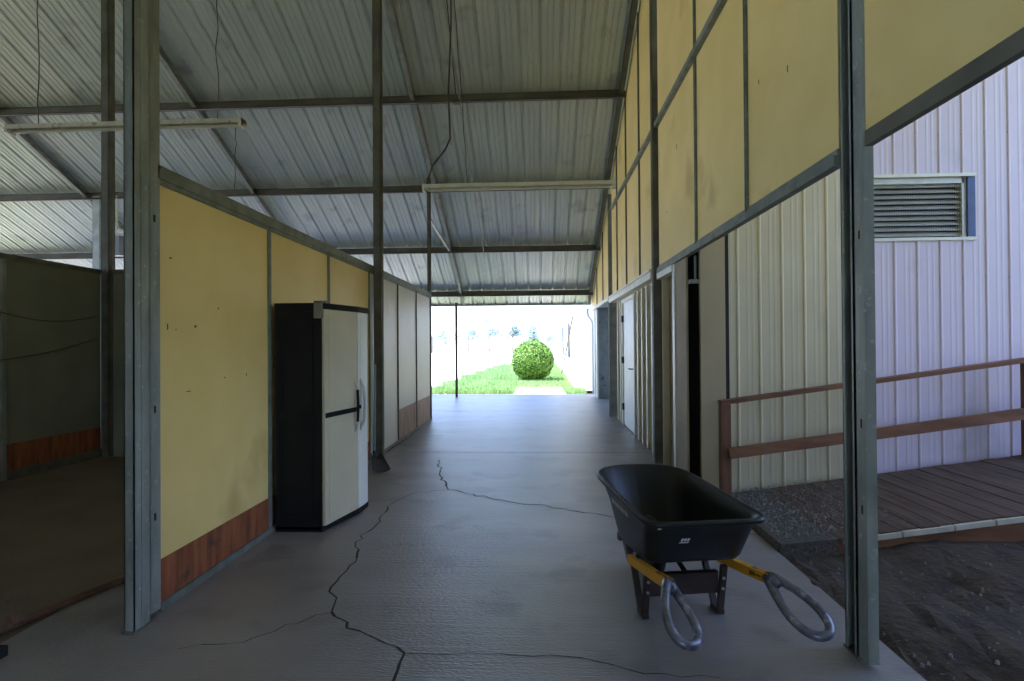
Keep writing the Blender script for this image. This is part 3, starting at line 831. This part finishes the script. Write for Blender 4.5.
hang('hanging_chain', (-1.10, 6.6, Hroof(6.6) - 0.1), (-0.86, 6.6, 3.46), 0.006, 'thin wire holding the middle of the pale strip light', 'chain', 'light chains', a=0.008, seed=6)
m = MB(); m.tube([(-1.07, 6.62, 6.9), (-1.06, 6.62, 5.5), (-1.10, 6.62, 4.6), (-1.08, 6.62, 4.05), (-1.14, 6.62, 3.92), (-1.30, 6.62, 3.72), (-1.36, 6.62, 3.55), (-1.38, 6.62, 3.46)], 0.011, 7)
tag(m.build('power_cable', M['cable'], smooth=True, origin=(-1.38, 6.62, 3.46)), 'black power cable dropping from the roof to the pale strip light', 'cable')
m = MB()
pts = [(-1.32, y, Hroof(y) - 0.21) for y in (5.2, 8, 11, 13.1)]
m.tube(pts, 0.014, 6)
tag(m.build('roof_conduit', M['conduit'], origin=pts[-1]), 'thin pale conduit running down under the roof across the purlins', 'conduit')
m = MB(); m.tube([(-1.20, 5.2, Hroof(5.2) - 0.22), (-1.26, 7.3, Hroof(7.3) - 0.21), (-1.38, 9.15, Hroof(9.15) - 0.21)], 0.009, 6)
m.box((-1.44, 9.10, Hroof(9.15) - 0.25), (-1.32, 9.2, Hroof(9.15) - 0.19))
tag(m.build('roof_wire', M['cable'], origin=(-1.38, 9.15, Hroof(9.15) - 0.21)), 'dark wire running beside the conduit down to the topmost purlin', 'wire')
# grey box by the stall posts
e = empty('hanging_box', (-9.0, 11.1, 3.45)); tag(e, 'small grey box hanging under the roof beyond the dark stall wall', 'box')
m = MB(); m.box((-0.14, -0.1, 0), (0.14, 0.1, 0.42)); m.build('housing', M['greybox'], e, bevel=0.01)
m = MB(); m.tube([(0, 0, 0.42), (0, 0, Hroof(11.1) - 3.42 - 0.2)], 0.02, 6); m.box((-0.16, -0.02, 0.5), (0.16, 0.02, 0.54)); m.build('hanger', M['tubepale'], e)

# ---------------------------------------------------------------- storage cabinet
cab = empty('storage_cabinet', (-1.93, 4.28, 0)); tag(cab, 'tall black and taupe resin storage cabinet standing against the cream panel wall', 'cabinet')
wo = Vector(cab.location)
A, Bm, C_, D = (-1.735, 4.27), (-1.615, 4.74), (-1.60, 4.955), (-1.66, 5.03)
def off(pts, d): return [(x + d, y) for x, y in pts]
body = [(-2.13, 4.27), (-1.755, 4.27), (-1.64, 4.74), (-1.625, 4.95), (-1.68, 5.02), (-2.13, 5.02)]
m = MB(); m.prism(body, 0.02, 1.80)
# raised edge frames and the sunk fields of the side
for (x0, x1, z0, z1) in ((-2.13, -2.095, 0.02, 1.80), (-1.80, -1.755, 0.02, 1.80), (-2.095, -1.80, 0.02, 0.10), (-2.095, -1.80, 0.86, 0.93), (-2.095, -1.80, 1.72, 1.80)):
    m.box((x0, 4.262, z0), (x1, 4.272, z1))
for (x0, x1, z0, z1) in ((-2.075, -1.82, 0.13, 0.83), (-2.075, -1.82, 0.96, 1.69)):
    for (a, b) in (((x0, z0), (x1, z0 + 0.008)), ((x0, z1 - 0.008), (x1, z1)), ((x0, z0), (x0 + 0.008, z1)), ((x1 - 0.008, z0), (x1, z1))):
        m.box((a[0], 4.264, a[1]), (b[0], 4.27, b[1]))
rel(m).build('body', M['blackplastic'], cab)
m = MB(); m.prism([(-2.135, 4.255), (-1.735, 4.255), (-1.60, 4.74), (-1.585, 4.97), (-1.65, 5.05), (-2.135, 5.05)], 1.80, 1.845)
rel(m).build('lid', M['blackplastic'], cab, bevel=0.006)
m = MB(); m.prism([(-2.13, 4.262), (-1.75, 4.262), (-1.61, 4.74), (-1.595, 4.96), (-1.65, 5.03), (-2.13, 5.03)], 0.0, 0.045)
rel(m).build('base', M['blackplastic'], cab, bevel=0.004)
def door_leaf(pts, z0, z1, name='door'):
    d = 0.028
    m = MB()
    inner = pts; outer = [(x + d, y - 0.003) for x, y in pts]
    m.prism(inner + outer[::-1], z0, z1)
    return m
for (z0, z1) in ((0.055, 0.885), (0.92, 1.79)):
    pass
dl = door_leaf([(-1.752, 4.275), (-1.70, 4.50), (-1.642, 4.735)], 0.05, 1.795)
d1 = rel(dl).build('door', M['resin'], cab, bevel=0.004)
def strip_on(pts, z0, z1, d0, d1):
    m = MB(); m.prism([(x + d0, y) for x, y in pts] + [(x + d1, y) for x, y in pts][::-1], z0, z1); return m
# raised panels of the first door (upper and lower), band between, handle
for (z0, z1) in ((0.10, 0.87), (1.01, 1.74)):
    rel(strip_on([(-1.742, 4.315), (-1.70, 4.50), (-1.655, 4.685)], z0, z1, 0.026, 0.036)).build('door_field', M['resin'], d1, bevel=0.003).matrix_parent_inverse = Matrix()
rel(strip_on([(-1.752, 4.275), (-1.70, 4.50), (-1.642, 4.735)], 0.915, 0.955, 0.02, 0.036)).build('door_band', M['blackplastic'], d1)
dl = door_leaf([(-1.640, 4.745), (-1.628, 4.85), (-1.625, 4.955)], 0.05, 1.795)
d2 = rel(dl).build('door', M['resinlit'], cab, bevel=0.004)
d2['label'] = 'far door of the cabinet, coloured lighter for light from the open end'
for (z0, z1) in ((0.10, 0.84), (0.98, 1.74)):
    rel(strip_on([(-1.636, 4.785), (-1.628, 4.85), (-1.626, 4.93)], z0, z1, 0.026, 0.034)).build('door_field', M['resinlit'], d2)
m = MB(); m.use(M['handle']).tube([(-1.625, 4.68, 0.74), (-1.60, 4.68, 0.80), (-1.597, 4.68, 0.84)], 0.011, 8)
m.tube([(-1.597, 4.68, 1.10), (-1.60, 4.68, 1.14), (-1.625, 4.68, 1.18)], 0.011, 8)
m.use(M['blackplastic']).tube([(-1.597, 4.68, 0.83), (-1.592, 4.68, 0.96), (-1.597, 4.68, 1.11)], 0.013, 8); rel(m).build('door_handle', None, d1)
m = MB(); m.tube([(-1.612, 4.78, 0.74), (-1.575, 4.78, 0.82), (-1.565, 4.78, 0.96), (-1.575, 4.78, 1.12), (-1.612, 4.78, 1.20)], 0.013, 8); rel(m).build('door_handle', M['handle'], d2)
m = MB(); m.tube([(-1.62, 4.73, 0.955), (-1.585, 4.73, 0.955)], 0.018, 10); rel(m).build('latch_knob', M['blackplastic'], cab)
m = MB(); m.box((-1.80, 4.235, 1.72), (-1.735, 4.262, 1.86)); m.box((-1.80, 4.235, 1.845), (-1.70, 4.30, 1.86)); rel(m).build('corner_clip', M['resinframe'], cab)

# ---------------------------------------------------------------- long-handled shovel by the post
sh = empty('scoop_shovel', (-2.01, 6.55, 0)); tag(sh, 'grey scoop shovel with long blue shaft leaning behind the cabinet', 'shovel')
m = MB(); m.tube([(-0.02, 0.0, 0.17), (-0.09, 0.28, 1.25)], 0.014, 8); m.build('shaft', M['bluehandle'], sh)
m = MB(); m.tube([(0.0, -0.03, 0.11), (-0.02, 0.0, 0.20)], 0.024, 8); m.build('socket', M['ventdark'], sh)
m = MB()
rows = []
for i in range(9):
    t = i / 8; row = []
    for k in range(9):
        u = k / 8 * 2 - 1
        wd = (0.07 + 0.05 * t) * (1 if t < 0.9 else 0.95)
        row.append(Vector((u * wd * 0.75 + 0.16 * t, -0.30 * t + u * wd * 0.55, 0.11 * (1 - t) + 0.012 + 0.06 * abs(u) ** 3 * (1 - 0.6 * t))))
    rows.append(row)
for i in range(8):
    for k in range(8):
        a, b, c, d = rows[i][k], rows[i][k + 1], rows[i + 1][k + 1], rows[i + 1][k]
        m.poly([a, b, c, d])
o = m.build('blade', M['ventdark'], sh)
md = o.modifiers.new('solid', 'SOLIDIFY'); md.thickness = 0.006

# ---------------------------------------------------------------- rusty pipe and scrap in the stall
m = MB(); m.tube([(-2.95, 2.45, 0.018), (-2.835, 2.717, 0.016), (-2.662, 3.317, 0.016), (-2.45, 4.0, 0.016)], 0.022, 8)
m.tube([(-2.83, 2.75, 0.035), (-2.81, 2.80, 0.035)], 0.035, 8)
tag(m.build('rusty_pipe', M['rust'], origin=(-2.66, 3.3, 0)), 'thin rusty pipe lying on the dark stall floor', 'pipe')
m = MB(); m.use(M['wood']).box((-2.84, 2.30, 0.0), (-2.56, 2.36, 0.09)); m.use(M['black']).box((-2.82, 2.36, 0.0), (-2.6, 2.52, 0.05))
tag(m.build('wood_scrap', None, origin=(-2.7, 2.4, 0)), 'short scrap of wood lying on the stall floor in front of the pipe', 'scrap wood')

# ---------------------------------------------------------------- wheelbarrow
WX, WY, WA = 0.775, 3.06, R(9)
wb = empty('wheelbarrow', (WX, WY, 0), WA); tag(wb, 'black plastic wheelbarrow with yellow wooden handles standing on the concrete', 'wheelbarrow')
def outline(u0, u1, h0, h1, r0, r1, n=10):
    """rounded tapered outline in (w, u); near end u0 half-width h0, far end u1 half-width h1"""
    P = [(h0, u0), (h1, u1), (-h1, u1), (-h0, u0)]
    rad = [r0, r1, r1, r0]; out = []
    for i in range(4):
        p = Vector((*P[i], 0)); a = Vector((*P[i - 1], 0)); b = Vector((*P[(i + 1) % 4], 0))
        da, db = (a - p).normalized(), (b - p).normalized(); r = rad[i]
        p0, p1 = p + da * r, p + db * r
        for k in range(n + 1):
            t = k / n
            q = p0 * (1 - t) ** 2 + p * 2 * t * (1 - t) + p1 * t * t
            out.append((q.x, q.y))
    return out
def zb(u): return 0.328 - 0.17 * u
rings = []
spec = [(-0.36, 0.80, 0.308, 0.300, 0.10, 0.30, 'top', 0.0), (-0.345, 0.785, 0.296, 0.288, 0.10, 0.29, 'top', -0.012), (-0.30, 0.70, 0.288, 0.250, 0.10, 0.26, 'mid', 0.66),
        (-0.22, 0.55, 0.265, 0.215, 0.08, 0.2, 'mid', 0.10), (-0.19, 0.50, 0.25, 0.19, 0.07, 0.17, 'mid', 0.0)]
def zt(u): return 0.620 + 0.020 * (u + 0.36) / 1.16
def ring(sp, dz=0.0, grow=0.0):
    u0, u1, h0, h1, r0, r1, mode, k = sp
    pts = []
    for (w, u) in outline(u0 - grow, u1 + grow, h0 + grow, h1 + grow, r0, r1):
        z = zt(u) + k if mode == 'top' else zb(u) * (1 - k) + zt(u) * k
        pts.append((w, u, z + dz))
    return pts
outer = [ring(s_) for s_ in spec]
m = MB()
m.loft(outer[::-1])                       # outside, from the bottom up
m.face([len(outer[0]) * 0 + i for i in range(len(outer[0]))][::-1])
b0 = len(m.v)
inner = [ring(s_, dz=0.006, grow=-0.008) for s_ in spec]
m.loft([outer[0]] + inner)
nn = len(outer[0]); last = len(m.v) - nn
m.face([last + i for i in range(nn)])
tray = m.build('tray', M['tray'], wb, smooth=True)
md = tray.modifiers.new('edges', 'EDGE_SPLIT'); md.split_angle = R(50)
m = MB(); m.tube([(w, u, z - 0.006) for w, u, z in ring((-0.362, 0.802, 0.310, 0.302, 0.10, 0.30, 'top', 0.0))], 0.016, 8, closed=True)
m.build('rolled_rim', M['tray'], tray, smooth=True)
# decals on the tray
def on_side(u, k, w_off=0.004, side=-1):
    h0 = 0.25 + (0.308 - 0.25) * k; h1 = 0.19 + (0.29 - 0.19) * k; u0 = -0.19 - 0.17 * k; u1 = 0.50 + 0.30 * k
    t = (u - u0) / (u1 - u0); hw = h0 + (h1 - h0) * t
    z = zb(u) * (1 - k) + zt(u) * k
    return Vector((side * (hw + w_off), u, z))
m = MB(); rl_ = random.Random(9)
u = 0.33
for k in range(11):
    w = 0.022
    for (ka, kb) in ((0.70, 0.80),):
        pa = [on_side(u, ka, .012), on_side(u - w * rl_.uniform(0.4, 0.9), ka, .012), on_side(u - w * rl_.uniform(0.4, 0.9), kb, .012), on_side(u, kb, .012)]
        m.poly(pa)
    u -= 0.031
m.build('side_lettering', M['decal'], tray)
def near_face(w, k, off_=0.004):
    u = -0.19 - 0.17 * k - off_; return Vector((w, u, zb(u) * (1 - k) + zt(u) * k))
m = MB()
m.use(M['sticker']).poly([near_face(-0.05-0.075, 0.47, .008), near_face(-0.05-0.025, 0.47, .008), near_face(-0.05-0.02, 0.50, .008), near_face(-0.05-0.07, 0.50, .008)])
for q in range(3):
    m.poly([near_face(-0.118 + q * 0.016, 0.52, .008), near_face(-0.106 + q * 0.016, 0.52, .008), near_face(-0.05-0.054 + q * 0.016, 0.59, .008), near_face(-0.05-0.066 + q * 0.016, 0.59, .008)])
m.build('maker_tag', None, tray)
m = MB(); m.poly([near_face(-0.262, 0.86, .012), near_face(-0.242, 0.86, .012), near_face(-0.242, 0.93, .012), near_face(-0.262, 0.93, .012)])
m.build('corner_sticker', M['sticker'], tray)
# rails
def railp(s_, u): # rail centre
    w = 0.10 + (0.25 - 0.10) * min(1, (0.66 - u) / 0.56)
    return Vector((s_ * w, u, 0.290 - 0.17 * u if u > -0.3 else 0.341 + (-0.3 - u) * 0.2))
for s_ in (-1, 1):
    m = MB(); m.bar(railp(s_, 0.66), railp(s_, 0.10), 0.036, 0.045); rail_o = m.build('handle_rail', M['brown'], wb)
    m = MB(); m.bar(railp(s_, 0.10), railp(s_, -0.3), 0.0375, 0.046); m.bar(railp(s_, -0.295), railp(s_, -0.47), 0.0375, 0.046)
    ys_ = m.build('painted_section', M['yellow'], rail_o)
    ys_['label'] = 'yellow painted part of the handle with black lettering'
    m = MB(); rl_ = random.Random(4)
    a, b = railp(s_, -0.30), railp(s_, -0.468)
    d = (b - a).normalized(); r_ = d.cross(Vector((0, 0, 1))).normalized(); up = r_.cross(d).normalized()
    for (face_c, face_d) in ((up * 0.0245, r_), (r_ * (0.02 * (1 if s_ < 0 else -1)) * (-1), up)):
        L = (b - a).length
        for (t0, t1, n) in ((0.05, 0.36, 5), (0.74, 0.96, 4)):
            for k in range(n):
                ta = L * (t0 + (t1 - t0) * k / n); tb = ta + L * (t1 - t0) / n * 0.72
                hh = 0.011
                sk = 0.004
                p = [a + d * ta + face_c - face_d * hh, a + d * tb + face_c - face_d * hh, a + d * (tb + sk) + face_c + face_d * hh, a + d * (ta + sk) + face_c + face_d * hh]
                m.poly(p)
        for k in range(8):
            ta = L * (0.40 + 0.035 * k); m.poly([a + d * ta + face_c - face_d * 0.004, a + d * (ta + 0.005) + face_c - face_d * 0.004, a + d * (ta + 0.005) + face_c + face_d * 0.004, a + d * ta + face_c + face_d * 0.004])
    m.build('handle_lettering', M['ink'], rail_o)
    # loop grip: a teardrop ring lying nearly flat
    start = railp(s_, -0.47)
    sp_ = 0.06 if s_ > 0 else 0.035
    pts = []; rad = []
    N = 40
    Lg = 0.30
    for k in range(N):
        t = 2 * math.pi * k / N
        f_ = (1 - math.cos(t)) / 2           # 0 at the root, 1 at the tip
        half = 0.072 * math.sin(t) * (0.30 + 0.95 * f_) 
        p = start + Vector((s_ * sp_ * f_ * 1.1 + half * 1.0, -Lg * f_ + 0.02, -0.125 * f_ ** 1.2 + (0.02 * math.sin(t) * s_)))
        pts.append(p); rad.append(0.017 + 0.008 * (1 - f_) ** 2 + 0.005 * f_ ** 3)
    m = MB(); m.tube(pts, rad, 10, closed=True)
    m.tube([start + Vector((0, 0.012, 0.0)), start + Vector((0, -0.0, -0.002)), start + Vector((s_ * 0.003, -0.05, -0.010))], [0.027, 0.028, 0.016], 12)
    m.build('loop_grip', M['loop'], wb, smooth=True)
# legs: bent steel strips in a V, with brace plate and bolts
for s_ in (-1, 1):
    W = 0.215
    m = MB()
    a = railp(s_, 0.16); b = railp(s_, -0.08); a.z -= 0.02; b.z -= 0.02; a.x = s_ * W; b.x = s_ * W
    foot0, foot1 = Vector((s_ * W, 0.03, 0.012)), Vector((s_ * W, -0.03, 0.012))
    for p, q in ((a, foot0), (b, foot1)):
        m.bar(p, q, 0.034, 0.028, up=(0, 1, 0))
    m.bar(foot0 + Vector((0, 0.02, 0)), foot1 - Vector((0, 0.02, 0)), 0.036, 0.024)
    m.build('leg', M['brown'], wb, bevel=0.003)
m = MB(); m.box((-0.205, -0.035, 0.115), (0.205, -0.025, 0.235)); m.box((-0.205, -0.035, 0.225), (0.205, -0.005, 0.235))
m.build('cross_brace', M['brown'], wb)
for s_ in (-1, 1):
    for z in (0.155, 0.215):
        m = MB(); m.tube([(s_ * 0.213, -0.05, z), (s_ * 0.213, -0.078 if z < 0.2 else -0.088, z)], 0.008, 8); m.build('bolt', M['bolt'], wb)
m = MB(); m.bar((0.0, 0.14, 0.30), (0.03, -0.03, 0.22), 0.03, 0.006); m.bar((-0.25, 0.0, 0.325), (0.25, 0.0, 0.325), 0.03, 0.012); m.build('tray_strut', M['brown'], wb)
m = MB(); m.bar((-0.15, 0.66, 0.20), (0.15, 0.66, 0.20), 0.04, 0.05); m.build('nose_piece', M['rust'], wb)
# wheel
WU, WR = 0.46, 0.195
m = MB(); m.tube([(0, WU + (WR - 0.04) * math.cos(2 * math.pi * k / 32), WR + (WR - 0.04) * math.sin(2 * math.pi * k / 32)) for k in range(32)], 0.042, 10, closed=True)
wh = m.build('wheel', M['rubber'], wb, smooth=True); wh['label'] = 'black rubber tyre'
m = MB()
for k in range(24):
    a = 2 * math.pi * k / 24
m.tube([(-0.03, WU, WR), (0.03, WU, WR)], 0.115, 24); m.tube([(-0.12, WU, WR), (0.12, WU, WR)], 0.010, 8); m.build('wheel_hub', M['brown'], wh)
for s_ in (-1, 1):
    m = MB(); m.box((s_ * 0.125 - 0.008, WU - 0.02, WR - 0.02), (s_ * 0.125 + 0.008, WU + 0.02, WR + 0.02)); m.build('axle_bracket', M['brown'], wb)

# ---------------------------------------------------------------- outside: shrub, white building, trees
SX, SY, SR = -0.26, 22.0, 0.86
sh = empty('globe_shrub', (SX, SY, 0)); tag(sh, 'round clipped green shrub on the lawn beyond the passage', 'shrub')
rs = random.Random(21)
m = MB()
bm = bmesh.new(); bmesh.ops.create_icosphere(bm, subdivisions=4, radius=SR * 0.9)
for v_ in bm.verts:
    v_.co *= 1 + rs.uniform(-0.03, 0.03); v_.co.z = v_.co.z * 0.97 + SR * 0.98
me = bpy.data.meshes.new('core'); bm.to_mesh(me); bm.free(); me.materials.append(M['leafdark'])
core = bpy.data.objects.new('inner_twigs', me); COL.objects.link(core); core.parent = sh
for k in range(11000):
    n = Vector((rs.gauss(0, 1), rs.gauss(0, 1), rs.gauss(0, 1))).normalized()
    lump = 1 + 0.025 * math.sin(n.x * 9 + n.z * 7) + 0.02 * math.sin(n.y * 13 - n.z * 11)
    p = n * SR * rs.uniform(0.92, 1.015) * lump; p.z = p.z * 0.97 + SR * 0.98
    if p.z < 0.03: p.z = 0.03
    q = (n + Vector((rs.uniform(-.9, .9), rs.uniform(-.9, .9), rs.uniform(-.5, .9)))).normalized()
    t = q.cross(Vector((rs.uniform(-1, 1), rs.uniform(-1, 1), rs.uniform(-1, 1)))).normalized(); b2 = q.cross(t)
    s_ = rs.uniform(0.024, 0.046)
    m.poly([p - t * s_, p - b2 * s_ * .55, p + t * s_, p + b2 * s_ * .55])
m.build('leaves', M['leaf'], sh)
m = MB()
for k in range(7):
    a = k * 0.9; m.tube([(0.06 * math.cos(a), 0.06 * math.sin(a), 0), (0.3 * math.cos(a), 0.3 * math.sin(a), 0.35)], 0.02, 6)
m.build('stem', M['bark'], sh)

XN = 1.24
nb = empty('white_building', (XN, 18.0, 0)); tag(nb, 'long white building beyond the passage end behind the shrub', 'building')
wo = Vector(nb.location)
m = MB(); m.use(M['white'])
m.box((XN + 0.02, 17.9, -0.05), (XN + 6, 46, 3.1))
for k in range(26):
    m.box((XN + 0.012, 17.9, 0.1 + k * 0.115), (XN + 0.02, 46, 0.112 + k * 0.115))
rel(m).build('wall', None, nb)
m = MB(); m.hexa([(XN - 0.3, 17.6, 3.0), (XN + 6.3, 17.6, 3.0), (XN + 6.3, 46.3, 3.0), (XN - 0.3, 46.3, 3.0), (XN + 2.5, 17.6, 4.2), (XN + 3.5, 17.6, 4.2), (XN + 3.5, 46.3, 4.2), (XN + 2.5, 46.3, 4.2)])
rel(m).build('roof', M['white'], nb)
for (y, w) in ((22.6, 1.0), (28.0, 1.1)):
    f_ = MB().box((XN - 0.05, y - w / 2, 0.95), (XN, y + w / 2, 2.35))
    rel(f_).build('window', M['shutter'], nb)
    g_ = MB().box((XN - 0.06, y - w / 2 + 0.08, 1.02), (XN - 0.045, y + w / 2 - 0.08, 2.28)); rel(g_).build('pane', M['glass'], nb)
m = MB(); m.tube([(1.08, 26.3, 0.0), (1.16, 18.6, 2.42)], 0.03, 6)
tag(m.build('leaning_pole', M['steeldark'], origin=(1.1, 26.3, 0)), 'thin grey pole leaning along the white building past its windows', 'pole')
m = MB(); m.tube([(1.40, 15.56, 2.50), (1.40, 15.62, 2.40), (1.43, 15.64, 2.28), (1.52, 15.64, 2.18), (1.55, 15.62, 2.06), (1.55, 15.6, 0.05)], 0.035, 8)
tag(m.build('downspout', M['white'], smooth=True, origin=(1.46, 15.6, 0)), 'white bent rain pipe at the far end of the passage', 'downspout')

# distant trees
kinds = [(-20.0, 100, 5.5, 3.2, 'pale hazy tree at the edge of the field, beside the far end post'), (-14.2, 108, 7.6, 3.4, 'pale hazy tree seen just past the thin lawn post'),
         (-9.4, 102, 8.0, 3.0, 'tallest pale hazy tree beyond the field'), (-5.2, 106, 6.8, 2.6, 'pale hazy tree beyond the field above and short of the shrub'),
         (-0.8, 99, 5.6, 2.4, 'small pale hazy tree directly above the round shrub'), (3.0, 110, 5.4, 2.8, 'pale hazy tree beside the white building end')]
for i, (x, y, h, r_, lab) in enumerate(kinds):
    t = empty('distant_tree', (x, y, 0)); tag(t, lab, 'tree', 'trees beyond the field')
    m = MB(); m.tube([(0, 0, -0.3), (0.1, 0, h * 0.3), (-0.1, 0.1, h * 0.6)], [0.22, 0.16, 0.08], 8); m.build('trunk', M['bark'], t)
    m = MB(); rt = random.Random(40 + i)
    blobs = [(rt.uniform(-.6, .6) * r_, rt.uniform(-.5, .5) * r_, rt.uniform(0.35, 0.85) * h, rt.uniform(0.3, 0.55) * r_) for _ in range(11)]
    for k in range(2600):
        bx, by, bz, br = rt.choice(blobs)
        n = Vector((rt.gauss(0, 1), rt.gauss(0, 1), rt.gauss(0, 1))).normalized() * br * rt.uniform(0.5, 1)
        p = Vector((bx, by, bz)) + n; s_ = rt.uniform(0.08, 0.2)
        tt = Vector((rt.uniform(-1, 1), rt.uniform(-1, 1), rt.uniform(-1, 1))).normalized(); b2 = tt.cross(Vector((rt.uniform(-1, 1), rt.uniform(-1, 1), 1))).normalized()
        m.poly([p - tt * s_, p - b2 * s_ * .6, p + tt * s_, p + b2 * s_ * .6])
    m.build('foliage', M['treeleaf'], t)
